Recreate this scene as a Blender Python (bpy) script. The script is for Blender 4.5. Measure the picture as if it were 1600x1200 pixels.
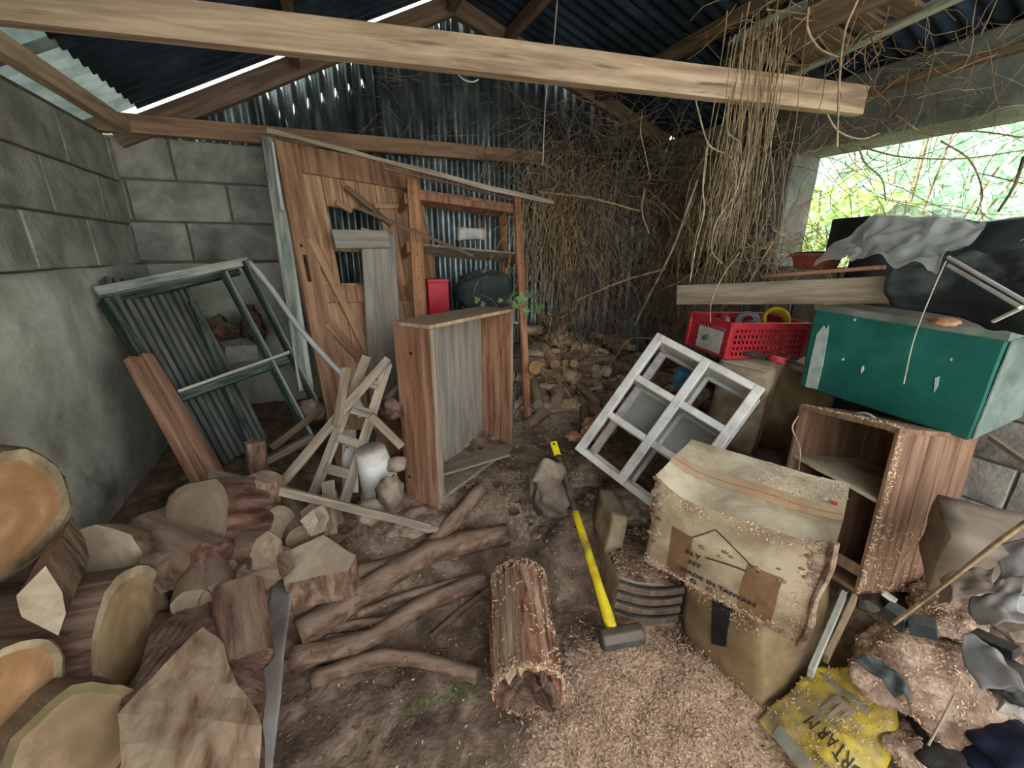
import bpy, bmesh, math, random
from mathutils import Vector, Matrix, Euler, noise
random.seed(7)
V = Vector; R = math.radians
S = bpy.context.scene
for o in list(bpy.data.objects): bpy.data.objects.remove(o)
COL = S.collection
# ------------------------------------------------------------------ camera, sky, sun, exposure
F = 650.0
PITCH = math.atan(205 / 650.0); YAW = math.atan(300 / 681.6)
CAM = V((0, 0, 1.5))
cd = bpy.data.cameras.new('camera'); cam = bpy.data.objects.new('camera', cd); COL.objects.link(cam)
cd.sensor_fit = 'HORIZONTAL'; cd.sensor_width = 36; cd.lens = F / 1600 * 36; cd.clip_start = 0.02; cd.clip_end = 200
cam.location = CAM; cam.rotation_euler = (math.pi / 2 - PITCH, 0, -YAW)
S.camera = cam
w = bpy.data.worlds.new('sky'); S.world = w; w.use_nodes = True
bg = w.node_tree.nodes['Background']
bg.inputs[0].default_value = (0.93, 0.96, 1.0, 1); bg.inputs[1].default_value = 1.0
sd = bpy.data.lights.new('sun', 'SUN'); sd.energy = 4.0; sd.angle = R(2); sd.color = (1, .95, .85)
sun = bpy.data.objects.new('sun', sd); COL.objects.link(sun)
sun.rotation_euler = V((0.55, -0.12, -1.0)).to_track_quat('-Z', 'Y').to_euler()
sun.location = (-3, 0, 8)
S.view_settings.view_transform = 'Standard'; S.view_settings.look = 'None'
S.view_settings.gamma = 1; S.view_settings.use_curve_mapping = False
S.view_settings.exposure = 1.75
S.cycles.max_bounces = 8; S.cycles.diffuse_bounces = 5; S.cycles.transparent_max_bounces = 12

# ------------------------------------------------------------------ helpers
FW = V((math.sin(YAW) * math.cos(PITCH), math.cos(YAW) * math.cos(PITCH), -math.sin(PITCH)))
RT = V((math.cos(YAW), -math.sin(YAW), 0)); UP = RT.cross(FW)
def ray(px, py): return FW + RT * ((px - 800) / F) + UP * ((600 - py) / F)
def at(px, py, d): return CAM + ray(px, py) * d
def on(px, py, ax, v):
    r = ray(px, py); i = 'XYZ'.index(ax); return CAM + r * ((v - CAM[i]) / r[i])
def dc(x, y, z): return (RT * x + UP * y + FW * z).normalized()
def ss(a, b, x):
    t = max(0, min(1, (x - a) / (b - a))); return t * t * (3 - 2 * t)
def gs(x, y, cx, cy, sx, sy): return math.exp(-((x - cx) / sx) ** 2 - ((y - cy) / sy) ** 2)
def nz(p, s=1.0): return noise.noise(V(p) * s)
def H0(x, y):
    h0 = .33 * ss(1.3, 1.95, y) + .25 * ss(1.95, 2.8, y)
    hl = .40 * ss(-.3, -.5, x) * ss(.2, .6, y) + 0
    hb = .52 * ss(.15, -.35, x) * ss(1.35, 1.75, y)
    h = max(h0, hl, hb)
    h = max(h, .33 * gs(x, y, 1.4, 1.55, .6, .3), .28 * ss(1.35, 1.8, x) * ss(-.8, .2, y), .5 * ss(1.6, 2.1, x) * ss(.9, 1.5, y))
    h += .32 * gs(x, y, 1.65, 2.85, .65, .45)
    return h
def H(x, y):
    return H0(x, y) + .02 * nz((x, y, 0), 5) + .012 * nz((x, y, 3), 14)
def g(px, py, off=0.0):
    r = ray(px, py); t = .4
    while t < 5:
        p = CAM + r * t
        if p.z - off < H(p.x, p.y): return p
        t += .01
    return p
def lin(h):
    h = h.lstrip('#'); c = [int(h[i:i + 2], 16) / 255 for i in (0, 2, 4)]
    return tuple([(x / 12.92 if x < .04045 else ((x + .055) / 1.055) ** 2.4) for x in c] + [1])
MATS = {}
def mat(name, cols, scale=6, stretch=(1, 1, 1), rough=.85, bump=.3, dust=0, dustcol='9a8a78', metal=0, detail=8, spots=None, spotamt=.0, trans=0, alpha=1, rings=0, dist=.4, attr=None, spec=.3, bscale=None, contrast=.28):
    if name in MATS: return MATS[name]
    m = bpy.data.materials.new(name); m.use_nodes = True; nt = m.node_tree; N = nt.nodes; L = nt.links
    b = N['Principled BSDF']; b.inputs['Roughness'].default_value = rough; b.inputs['Metallic'].default_value = metal
    b.inputs['Specular IOR Level'].default_value = spec
    tc = N.new('ShaderNodeTexCoord'); oi = N.new('ShaderNodeObjectInfo'); mp = N.new('ShaderNodeMapping')
    mul = N.new('ShaderNodeMath'); mul.operation = 'MULTIPLY'; mul.inputs[1].default_value = 37.0
    L.new(oi.outputs['Random'], mul.inputs[0])
    add = N.new('ShaderNodeVectorMath'); add.operation = 'ADD'
    mp.inputs['Scale'].default_value = stretch
    L.new(tc.outputs['Object'], mp.inputs[0]); L.new(mp.outputs[0], add.inputs[0]); L.new(mul.outputs[0], add.inputs[1])
    n1 = N.new('ShaderNodeTexNoise'); n1.inputs['Scale'].default_value = scale; n1.inputs['Detail'].default_value = detail
    n1.inputs['Roughness'].default_value = .62; n1.inputs['Distortion'].default_value = dist
    L.new(add.outputs[0], n1.inputs['Vector'])
    cr = N.new('ShaderNodeValToRGB'); e = cr.color_ramp.elements
    k = len(cols)
    for i, c in enumerate(cols):
        pos = .5 - contrast / 2 + contrast * (i / max(1, k - 1))
        if i < 2: e[i].position = pos; e[i].color = lin(c)
        else: q = e.new(pos); q.color = lin(c)
    L.new(n1.outputs[0], cr.inputs[0]); out = cr.outputs[0]
    def mix(a, colr, fac):
        mx = N.new('ShaderNodeMix'); mx.data_type = 'RGBA'; L.new(a, mx.inputs['A'])
        if isinstance(colr, str): mx.inputs['B'].default_value = lin(colr)
        else: L.new(colr, mx.inputs['B'])
        L.new(fac, mx.inputs['Factor']); return mx.outputs['Result']
    def ramp(src, a, c):
        r = N.new('ShaderNodeMapRange'); r.inputs['From Min'].default_value = a; r.inputs['From Max'].default_value = c
        L.new(src, r.inputs[0]); return r.outputs[0]
    bumpsrc = n1.outputs[0]
    if rings:
        wv = N.new('ShaderNodeTexWave'); wv.wave_type = 'RINGS'; wv.rings_direction = 'Z'; wv.inputs['Scale'].default_value = rings
        wv.inputs['Distortion'].default_value = 2.5; wv.inputs['Detail'].default_value = 2; wv.inputs['Detail Scale'].default_value = 1.2
        L.new(tc.outputs['Object'], wv.inputs['Vector'])
        f = ramp(wv.outputs['Fac'], 2.6, -.6)
        out = mix(out, cols[0], f)
    if spots:
        n3 = N.new('ShaderNodeTexNoise'); n3.inputs['Scale'].default_value = max(2.5, scale * .35); n3.inputs['Detail'].default_value = 5
        L.new(add.outputs[0], n3.inputs['Vector'])
        out = mix(out, spots, ramp(n3.outputs[0], .62 - spotamt * .3, .72 - spotamt * .3))
    if dust:
        n2 = N.new('ShaderNodeTexNoise'); n2.inputs['Scale'].default_value = 7; n2.inputs['Detail'].default_value = 9; n2.inputs['Roughness'].default_value = .7
        L.new(add.outputs[0], n2.inputs['Vector'])
        ge = N.new('ShaderNodeNewGeometry'); sx = N.new('ShaderNodeSeparateXYZ'); L.new(ge.outputs['Normal'], sx.inputs[0])
        zz = ramp(sx.outputs['Z'], -.6, 1.0)
        a1 = N.new('ShaderNodeMath'); a1.operation = 'MULTIPLY_ADD'; a1.inputs[1].default_value = .5; L.new(zz, a1.inputs[0]); L.new(n2.outputs[0], a1.inputs[2])
        cl = N.new('ShaderNodeClamp'); L.new(ramp(a1.outputs[0], 1.0 - dust * .62, 1.22 - dust * .45), cl.inputs[0])
        out = mix(out, dustcol, cl.outputs[0])
    for an, acol in (attr or {}).items():
        at_ = N.new('ShaderNodeAttribute'); at_.attribute_name = an
        n4 = N.new('ShaderNodeTexNoise'); n4.inputs['Scale'].default_value = 45; n4.inputs['Detail'].default_value = 6; L.new(tc.outputs['Object'], n4.inputs['Vector'])
        a2 = N.new('ShaderNodeMath'); a2.operation = 'ADD'; L.new(at_.outputs['Fac'], a2.inputs[0]); L.new(n4.outputs[0], a2.inputs[1])
        cl = N.new('ShaderNodeClamp'); L.new(ramp(a2.outputs[0], .85, 1.25), cl.inputs[0])
        c2 = N.new('ShaderNodeValToRGB'); c2.color_ramp.elements[0].color = lin(acol[0]); c2.color_ramp.elements[1].color = lin(acol[1])
        c2.color_ramp.elements[0].position = .38; c2.color_ramp.elements[1].position = .62
        n5 = N.new('ShaderNodeTexNoise'); n5.inputs['Scale'].default_value = 90; n5.inputs['Detail'].default_value = 4; L.new(tc.outputs['Object'], n5.inputs['Vector'])
        L.new(n5.outputs[0], c2.inputs[0])
        out = mix(out, c2.outputs[0], cl.outputs[0])
    L.new(out, b.inputs['Base Color'])
    if trans: b.inputs['Transmission Weight'].default_value = trans
    if alpha < 1: b.inputs['Alpha'].default_value = alpha
    if bump:
        bp = N.new('ShaderNodeBump'); bp.inputs['Strength'].default_value = bump; bp.inputs['Distance'].default_value = .01
        if bscale:
            n6 = N.new('ShaderNodeTexNoise'); n6.inputs['Scale'].default_value = bscale; n6.inputs['Detail'].default_value = 6
            L.new(add.outputs[0], n6.inputs['Vector']); bumpsrc = n6.outputs[0]
        L.new(bumpsrc, bp.inputs['Height']); L.new(bp.outputs[0], b.inputs['Normal'])
    MATS[name] = m; return m
def translucent(name, c1, c2, t=.5, clear=0):
    m = mat(name, [c1, c2], scale=8, bump=.1, rough=.6); nt = m.node_tree; N = nt.nodes; L = nt.links
    b = N['Principled BSDF']; tr = N.new('ShaderNodeBsdfTranslucent'); ms = N.new('ShaderNodeMixShader'); ms.inputs[0].default_value = t
    L.new(b.inputs['Base Color'].links[0].from_socket, tr.inputs[0])
    L.new(b.outputs[0], ms.inputs[1]); L.new(tr.outputs[0], ms.inputs[2]); o_ = ms.outputs[0]
    if clear:
        b.inputs['Roughness'].default_value = .25; b.inputs['Specular IOR Level'].default_value = .6
        tp_ = N.new('ShaderNodeBsdfTransparent'); m2 = N.new('ShaderNodeMixShader'); m2.inputs[0].default_value = clear; L.new(o_, m2.inputs[1]); L.new(tp_.outputs[0], m2.inputs[2]); o_ = m2.outputs[0]
    L.new(o_, N['Material Output'].inputs[0]); return m

class MB:
    def __init__(s): s.v = []; s.f = []; s.m = []; s.smooth = False
    def add(s, vs, fs, mi=0):
        b = len(s.v); s.v += [tuple(v) for v in vs]; s.f += [[i + b for i in f] for f in fs]; s.m += [mi] * len(fs)
    def box(s, c, d, rot=None, mi=0):
        c = V(c); M = rot.to_matrix() if rot else None; vs = []
        for z in (-.5, .5):
            for x, y in ((-.5, -.5), (.5, -.5), (.5, .5), (-.5, .5)):
                p = V((x * d[0], y * d[1], z * d[2]))
                if M: p = M @ p
                vs.append(c + p)
        s.add(vs, [(3, 2, 1, 0), (4, 5, 6, 7), (0, 1, 5, 4), (1, 2, 6, 5), (2, 3, 7, 6), (3, 0, 4, 7)], mi); return s
    def hexa(s, p, mi=0):
        s.add(p, [(3, 2, 1, 0), (4, 5, 6, 7), (0, 1, 5, 4), (1, 2, 6, 5), (2, 3, 7, 6), (3, 0, 4, 7)], mi); return s
    def tube(s, pts, rad, n=6, cap=True, wob=0, seed=0):
        pts = [V(p) for p in pts]; k = len(pts)
        if not isinstance(rad, (list, tuple)): rad = [rad] * k
        a = None; vs = []; fs = []
        for i in range(k):
            t = (pts[min(i + 1, k - 1)] - pts[max(i - 1, 0)])
            t = t.normalized() if t.length > 1e-9 else V((0, 0, 1))
            if a is None: a = t.orthogonal().normalized()
            a = (a - t * a.dot(t)); a = a.normalized() if a.length > 1e-6 else t.orthogonal().normalized()
            b = t.cross(a)
            for j in range(n):
                th = 2 * math.pi * j / n; q = a * math.cos(th) + b * math.sin(th)
                r = rad[i]
                if wob: r *= 1 + wob * nz(pts[i] * 9 + q * 1.3 + V((seed, 0, 0)))
                vs.append(pts[i] + q * r)
        for i in range(k - 1):
            for j in range(n):
                j2 = (j + 1) % n; fs.append((i * n + j, i * n + j2, (i + 1) * n + j2, (i + 1) * n + j))
        if cap: fs.append(tuple(reversed(range(n)))); fs.append(tuple(range((k - 1) * n, k * n)))
        s.add(vs, fs); return s
    def rbox(s, d, n, amp=.004, fr=12, seed=0, bend=None, bulge=0, c=(0, 0, 0)):
        """subdivided box with uneven faces, one welded skin"""
        idx = {}; vs = []; fs = []
        nx, ny, nzz = n
        def vid(i, j, k):
            key = (i, j, k)
            if key not in idx:
                u, v, q = i / nx - .5, j / ny - .5, k / nzz - .5
                p = V((u * d[0], v * d[1], q * d[2]))
                o = V((nz(p + V((seed, 0, 0)), fr), nz(p + V((0, seed + 9, 0)), fr), nz(p + V((0, 5, seed)), fr))) * amp
                if bulge: p = p + V((p.x * (1 - 4 * v * v) * (1 - 4 * q * q), p.y * (1 - 4 * u * u) * (1 - 4 * q * q), p.z * (1 - 4 * u * u) * (1 - 4 * v * v))) * bulge
                p = p + o
                if bend: p = bend(p, u, v, q)
                idx[key] = len(vs); vs.append(p + V(c))
            return idx[key]
        for i in range(nx):
            for j in range(ny):
                fs.append((vid(i, j, 0), vid(i, j + 1, 0), vid(i + 1, j + 1, 0), vid(i + 1, j, 0)))
                fs.append((vid(i, j, nzz), vid(i + 1, j, nzz), vid(i + 1, j + 1, nzz), vid(i, j + 1, nzz)))
        for i in range(nx):
            for k in range(nzz):
                fs.append((vid(i, 0, k), vid(i + 1, 0, k), vid(i + 1, 0, k + 1), vid(i, 0, k + 1)))
                fs.append((vid(i, ny, k), vid(i, ny, k + 1), vid(i + 1, ny, k + 1), vid(i + 1, ny, k)))
        for j in range(ny):
            for k in range(nzz):
                fs.append((vid(0, j, k), vid(0, j, k + 1), vid(0, j + 1, k + 1), vid(0, j + 1, k)))
                fs.append((vid(nx, j, k), vid(nx, j + 1, k), vid(nx, j + 1, k + 1), vid(nx, j, k + 1)))
        s.add(vs, fs); return s
    def blob(s, c, r, sub=3, amp=.25, fr=2, seed=0, sq=(1, 1, 1), ridg=0):
        bm = bmesh.new(); bmesh.ops.create_icosphere(bm, subdivisions=sub, radius=1)
        vs = []
        for v in bm.verts:
            k = 1 + amp * nz(v.co + V((seed, 0, 0)), fr) + (ridg * nz(v.co + V((0, seed, 0)), fr * 4))
            vs.append(V(c) + V((v.co.x * sq[0], v.co.y * sq[1], v.co.z * sq[2])) * r * k)
        s.add(vs, [[v.index for v in f.verts] for f in bm.faces]); bm.free(); return s
    def prism(s, poly, off, amp=0, mi_face=0, mi_side=0, seed=0, cuts=2):
        """polygon extruded by a vector, uneven"""
        bm = bmesh.new(); poly = [V(p) for p in poly]; off = V(off)
        a = [bm.verts.new(p) for p in poly]; b = [bm.verts.new(p + off) for p in poly]
        n = len(poly)
        f = bm.faces.new(a); f.material_index = mi_face
        f = bm.faces.new(list(reversed(b))); f.material_index = mi_face
        for i in range(n):
            f = bm.faces.new([a[i], b[i], b[(i + 1) % n], a[(i + 1) % n]]); f.material_index = mi_side
        bmesh.ops.triangulate(bm, faces=[f for f in bm.faces if len(f.verts) > 4])
        if cuts: bmesh.ops.subdivide_edges(bm, edges=bm.edges[:], cuts=cuts, use_grid_fill=True)
        bmesh.ops.recalc_face_normals(bm, faces=bm.faces)
        for v in bm.verts:
            p = v.co; v.co = p + V((nz(p + V((seed, 0, 0)), 14), nz(p + V((0, seed, 7)), 14), nz(p + V((3, 0, seed)), 14))) * amp
        bm.verts.index_update()
        base = len(s.v); s.v += [tuple(v.co) for v in bm.verts]
        for f in bm.faces: s.f.append([v.index + base for v in f.verts]); s.m.append(f.material_index)
        bm.free(); return s
    def mesh(s, name, mats, Mi=None):
        me = bpy.data.meshes.new(name)
        vs = s.v if Mi is None else [tuple(Mi @ V(v)) for v in s.v]
        me.from_pydata(vs, [], s.f)
        if not isinstance(mats, (list, tuple)): mats = [mats]
        for m in mats: me.materials.append(m)
        if len(mats) > 1: me.polygons.foreach_set('material_index', s.m)
        if s.smooth: me.polygons.foreach_set('use_smooth', [True] * len(me.polygons))
        return me
WM = {}
def I4(): return Matrix.Identity(4)
def TM(loc=(0, 0, 0), rot=(0, 0, 0)): return Matrix.Translation(V(loc)) @ Euler([R(a) for a in rot], 'XYZ').to_matrix().to_4x4()
def tagit(o, label, cat, group=None, kind=None):
    if label: o['label'] = label
    if cat: o['category'] = cat
    if group: o['group'] = group
    if kind: o['kind'] = kind
def thing(name, label, cat, M=None, group=None, kind=None):
    o = bpy.data.objects.new(name, None); o.empty_display_size = .05; COL.objects.link(o)
    M = M or I4(); o.matrix_world = M; WM[o] = M; tagit(o, label, cat, group, kind); return o
def obj(name, mb, m, parent=None, M=None, label=None, cat=None, group=None, kind=None, bev=0, world=False, mesh=None, thick=0):
    """parts: mesh given in the parent's frame (M is the part's matrix in that frame); world=True: mesh in world coordinates"""
    PM = WM[parent] if parent else I4()
    if world:
        W = PM if M is None else M
        me = mb.mesh(name, m, W.inverted()); W_ = W
    else:
        W_ = PM @ (M or I4()); me = mesh or mb.mesh(name, m)
    o = bpy.data.objects.new(name, me); COL.objects.link(o)
    if parent: o.parent = parent
    o.matrix_basis = PM.inverted() @ W_ if parent else W_
    WM[o] = W_
    tagit(o, label, cat, group, kind)
    if bev:
        b = o.modifiers.new('bevel', 'BEVEL'); b.width = bev; b.segments = 1; b.limit_method = 'ANGLE'
    if thick:
        t = o.modifiers.new('solid', 'SOLIDIFY'); t.thickness = thick; t.offset = 0
    return o
def axis_m(p0, p1, up=None):
    """local z from p0 to p1, local x near 'up'"""
    z = (V(p1) - V(p0)).normalized(); up = V(up) if up is not None else V((0, 0, 1))
    x = up - z * up.dot(z)
    if x.length < 1e-3: x = z.orthogonal()
    x.normalize(); y = z.cross(x)
    M = Matrix((x, y, z)).transposed().to_4x4(); M.translation = V(p0); return M
def bar(name, p0, p1, wx, wy, m, parent=None, up=None, bev=.0015, label=None, cat=None, group=None, kind=None, warp=.002, seed=0, taper=1.0):
    """a timber from p0 to p1, wx along 'up', wy across; grain runs along local z"""
    M = axis_m(p0, p1, up); Lg = (V(p1) - V(p0)).length; mb = MB(); k = max(2, int(Lg / .12)); vs = []; fs = []
    sd_ = random.random() * 50
    for i in range(k + 1):
        t = i / k; o = V((nz((t * 2.2, sd_, 0)), nz((t * 2.2, 0, sd_)), 0)) * warp; sc = 1 + (taper - 1) * t
        for x, y in ((-.5, -.5), (.5, -.5), (.5, .5), (-.5, .5)):
            e = V((nz((t * 6, x * 7, sd_)), nz((t * 6, y * 7, sd_)), 0)) * warp * .4
            vs.append(V((x * wx * sc, y * wy * sc, t * Lg)) + o + e)
    fs.append((3, 2, 1, 0)); fs.append(tuple(k * 4 + i for i in range(4)))
    for i in range(k):
        for j in range(4): fs.append((i * 4 + j, i * 4 + (j + 1) % 4, (i + 1) * 4 + (j + 1) % 4, (i + 1) * 4 + j))
    mb.add(vs, fs)
    PM = WM[parent] if parent else I4()
    return obj(name, mb, m, parent, M=PM.inverted() @ M, label=label, cat=cat, group=group, kind=kind, bev=bev)

# ------------------------------------------------------------------ materials
def wood(name, cols, dust=.3, stretch=(14, 14, 1.2), scale=2.2, dustcol='8f8272', **k):
    return mat(name, cols, scale=scale, stretch=stretch, dust=dust, dustcol=dustcol, bump=.25, rough=.75, **k)
M_pine = wood('orange_pine', ['80573d', 'a0724f', 'b98a66'], .22)
M_pinered = wood('red_pine', ['74503f', '94694f', 'ab866c'], .34)
M_door = wood('door_wood', ['7d5b42', 'a07b5c', 'bd9a78'], .22)
M_doorstile = wood('door_stile_wood', ['75543f', '906b51', 'a68468'], .2)
M_grey = wood('grey_weathered_wood', ['6b6052', '8f8270', 'aa9c86'], .2)
M_board = wood('grey_painted_board', ['7d766b', '8f887c', 'a19a8c'], .2)
M_beam = wood('pale_beam', ['8a735f', 'ad957a', 'c6ae92'], .0, scale=1.6, spots='6f5a48', spotamt=-.05)
M_beamdk = wood('dark_beam', ['57473a', '6e5a49', '836c57'], .1)
M_plate = wood('plate_beam', ['765c49', '8e7158', 'a08468'], .15)
M_greenp = wood('green_paint', ['1c2a26', '263a33', '39483f'], .35, dustcol='6e6f64')
M_greenl = wood('worn_green_white_paint', ['5d6a60', '90968a', 'b4b5a8'], .25)
M_slat = wood('dark_slat_paint', ['3a403c', '50564f', '66685f'], .3, dustcol='77736a')
M_bark = mat('bark', ['453428', '6c5544', '8e755f'], scale=12, stretch=(2.5, 2.5, .5), bump=1.2, dust=.35, dustcol='8a7660')
M_barkred = mat('reddish_bark', ['3a271f', '604438', '866756'], scale=12, stretch=(2.5, 2.5, .5), bump=1.3, dust=.25, dustcol='84705d')
M_branch = mat('branch_bark', ['4a382c', '705847', '967c68'], scale=16, stretch=(1.8, 1.8, .7), bump=1.0, dust=.4, dustcol='957f6b')
M_cut = mat('cut_end_grain', ['8a6644', 'b98d62', 'd6ae80'], scale=9, bump=.6, rings=6, dust=.2, dustcol='8c7b64', spots='5e422c', spotamt=.08)
M_cutdull = mat('dull_cut_face', ['86704e', 'a58a66', 'bda282'], scale=9, bump=.5, rings=7, dust=.15, spots='5f5038', spotamt=.06)
M_mossycut = mat('mossy_cut_face', ['6c5c40', '94755a', 'b08d70'], scale=7, bump=.8, rings=5, dust=.2, spots='4f5030', spotamt=.12)
M_pile = mat('dusty_pale_bark', ['86705a', 'b09478', 'd2b89c'], scale=14, stretch=(2, 2, .6), bump=1.0, dust=.3, dustcol='b09a80')
M_rim = mat('sapwood_rim', ['7d6d54', '9a896c', 'b3a384'], scale=12, bump=.5, spots='5f5038', spotamt=.08)
M_cutgrey = mat('dusty_cut_end', ['7d6c58', '94826b', 'a8967d'], scale=6, bump=.3, rings=10, dust=.2)
M_split = mat('split_wood', ['5e4534', '8d7056', 'b3977a'], scale=7, stretch=(4, 1.2, 1.2), bump=1.0, spots='5a3c2c', spotamt=.1, dust=.25, dustcol='95836c')
M_splitpale = mat('pale_split_wood', ['93816a', 'ac9a80', 'c2b298'], scale=6, bump=.6, spots='7a6850', spotamt=.12, dust=.2)
M_rot = mat('rotten_red_wood', ['5e3a2b', '8a5b45', 'b48468'], scale=9, stretch=(5, 5, 1.0), bump=1.4, spots='c9ab90', spotamt=.18, dust=.15, dustcol='a58a70')
M_rotpale = mat('fibrous_pale_wood', ['937660', 'b59a80', 'd0b79a'], scale=5, stretch=(14, 14, 1), bump=.6, dust=.1)
M_rotdark = mat('rot_dark_end', ['2f211a', '4c372b', '6f5644'], scale=22, bump=1.2, dust=.3, dustcol='8a7460')
M_card = mat('dusty_cardboard', ['85745c', 'a08f72', 'b8a88a'], scale=7, bump=.4, dust=.4, dustcol='b4a58a', spots='75624e', spotamt=.14)
M_cardtop = mat('cardboard_top', ['a39478', 'bcae90', 'cdc2a4'], scale=8, bump=.4, spots='94806a', spotamt=.12)
M_carddk = mat('stained_cardboard', ['6f5c44', '85704f', '9a8462'], scale=4, bump=.25, dust=.3, dustcol='9b8b6e', spots='5a4630', spotamt=.12)
M_tape = mat('brown_tape', ['634a36', '765a40', '86694c'], dust=.25, scale=8, rough=.4, bump=.1)
M_tapepale = mat('pale_orange_tape', ['b38c66', 'c29c76', 'cba982'], scale=9, rough=.5, bump=.15, dust=.2, dustcol='b8a585')
M_print = mat('dark_print', ['2e2822', '3a322a'], scale=30, bump=0)
M_chip = mat('shavings', ['a88a6e', 'caab8c', 'e6cfb0'], scale=60, bump=0, contrast=.5)
M_chipw = mat('pale_litter', ['a89a86', 'c8bca6', 'd9d2c2'], scale=60, bump=0, contrast=.5)
M_chipd = mat('dark_litter', ['4a3a2e', '6d5947', '8f7860'], scale=60, bump=0, contrast=.5)
M_metal = mat('galvanised_corrugated', ['4a5354', '6d7a7b', '9aabaa'], scale=5, stretch=(2, 2, .6), rough=.34, metal=.75, bump=.08, dust=.15, dustcol='5f5a50', spots='3f4544', spotamt=.05)
M_roof = mat('dark_roof_sheet', ['222c35', '303d49', '40505e'], scale=4, rough=.5, metal=.3, bump=.05, spots='3a3a34', spotamt=.02)
M_clear = translucent('translucent_roof_sheet', '8f9a98', 'b0b8b4', .45)
M_block = mat('concrete_block', ['74736c', '8b8a80', 'a09e92'], scale=7, bump=.5, bscale=70, spots='5c5850', spotamt=.02)
M_blockdk = mat('brown_stained_block', ['7c776d', '938d82', 'a9a496'], scale=6, bump=.6, bscale=50, spots='46403a', spotamt=.1)
M_mortar = mat('mortar_joint', ['57544c', '6b675d'], scale=12, bump=.5)
M_plaster = mat('old_plaster', ['8f9082', 'a8a898', 'c0c0b2'], scale=3.5, bump=.45, bscale=22, spots='6f6c5e', spotamt=.10, dust=0)
M_conc = mat('lintel_concrete', ['4f5450', '646a64', '787c74'], scale=4, bump=.4, bscale=30, spots='5f5142', spotamt=.06)
M_dirt = mat('dirt_floor', ['4d3e34', '74614f', '9a8472'], scale=7, bump=1.0, bscale=38, contrast=.3, attr={'sawdust': ('9c8068', 'd0b296'), 'moss': ('4f5e36', '7d8a5c'), 'pale': ('94836f', 'bdad9a')})
M_dust = mat('dust_heap', ['6b5a4c', '8d7a68', 'ab9884'], scale=14, bump=.9, bscale=60)
M_nest = mat('shredded_nest', ['6e5747', '947b67', 'b49c85'], scale=18, bump=1.2, bscale=60, spots='5a4336', spotamt=.1)
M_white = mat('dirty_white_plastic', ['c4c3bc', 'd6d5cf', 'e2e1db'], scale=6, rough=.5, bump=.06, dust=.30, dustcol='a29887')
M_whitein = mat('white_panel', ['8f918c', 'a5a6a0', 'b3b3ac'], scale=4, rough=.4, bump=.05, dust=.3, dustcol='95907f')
M_red = mat('red_plastic', ['a32630', 'b82f38', 'c43c44'], scale=5, rough=.45, bump=.03, dust=.12, dustcol='9a7a72')
M_redtin = mat('red_painted_tin', ['a01626', 'b41d2e', 'c22a3a'], scale=5, rough=.4, bump=.03)
M_trunk = mat('green_painted_metal', ['14524a', '1b6156', '287064'], scale=3, rough=.5, bump=.05, dust=.1, dustcol='5d7a70')
M_trunklid = mat('grey_green_lid', ['56685f', '6f7f76', '8a968e'], scale=5, rough=.5, dust=.3)
M_paintw = mat('flaking_white_paint', ['9fb0ac', 'b6c2be', 'c5cfcb'], scale=20, rough=.6)
M_yellow = mat('yellow_fibreglass', ['b99f1a', 'd8be22', 'e6d030'], scale=12, rough=.5, bump=.1, spots='8a7a3a', spotamt=-.02)
M_yellowb = mat('bright_yellow_grip', ['e0d010', 'efe22a'], scale=9, rough=.4, bump=0)
M_rubber = mat('black_rubber', ['2c2826', '3c3632', '524a42'], scale=8, rough=.7, bump=.15, dust=.2, dustcol='6e6254')
M_steel = mat('dark_steel_head', ['3a3634', '4c4743', '635c55'], scale=8, rough=.55, metal=.3, bump=.2, dust=.35, dustcol='706557')
M_bagy = mat('yellow_bag_plastic', ['a8901c', 'c9b026', 'dcc534'], scale=5, rough=.45, bump=.3, dust=.3, dustcol='8b7a5c', spots='77683f', spotamt=.05)
M_bagg = mat('grey_bag_plastic', ['5e6658', '767d6e', '8c9284'], scale=6, rough=.5, bump=.2, dust=.25)
M_sack = mat('dusty_sack', ['6d6052', '85776a', '9b8d7c'], scale=5, bump=.4, dust=.3)
M_tarp = mat('black_tarpaulin', ['1b2022', '2a3032', '3f4644'], scale=3, rough=.5, bump=.2, dust=.35, dustcol='5c625e')  # grey dust turned up to put the hazy veil into the colour
M_film = translucent('clear_plastic_film', 'b4b8b0', 'dcdfd8', .3, .3)
M_greyfilm = mat('grey_plastic_film', ['6e6e6c', '8a8a88', 'a4a4a2'], scale=6, rough=.4, bump=.3, dust=.2)
M_terra = mat('terracotta', ['9c5540', 'b0644c', 'c07a60'], scale=6, bump=.15, dust=.2)
M_vine = mat('dry_vine', ['7c6c52', 'a08e70', 'bfae90'], scale=20, bump=.1)
M_vined = mat('dark_dry_vine', ['4d4236', '6e5e4c', '8c7a64'], scale=20, bump=.1)
M_vinem = mat('brown_dry_vine', ['6a5641', '8c7457', 'ab9474'], scale=20, bump=.1)
M_leaf = translucent('bright_leaf', '86a85c', 'c8dc8c', .5)
M_leafhaze = translucent('hazed_leaf', '88b090', 'bcd8bc', .45)  # paled towards blue: distance haze put into the leaf colour
M_ivy = mat('ivy_leaf', ['4c6b40', '6b8a58'], scale=20, bump=.1)
M_wallout = mat('pale_garden_wall', ['b8a898', 'd0c4b4'], scale=3)
M_blue = mat('blue_plastic', ['3a8ab5', '4fa3cc'], scale=6, rough=.4, bump=0)
M_bluetape = mat('blue_grey_tape_roll', ['5c8490', '7fa5b0'], scale=6, rough=.4, bump=0)
M_black = mat('black_plastic', ['141414', '222222', '34322f'], scale=8, rough=.6, dust=.2, dustcol='4a453e')
M_bluebag = mat('dark_blue_bag', ['080b14', '0e1424', '142038'], scale=4, rough=.5, bump=.3)
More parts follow.
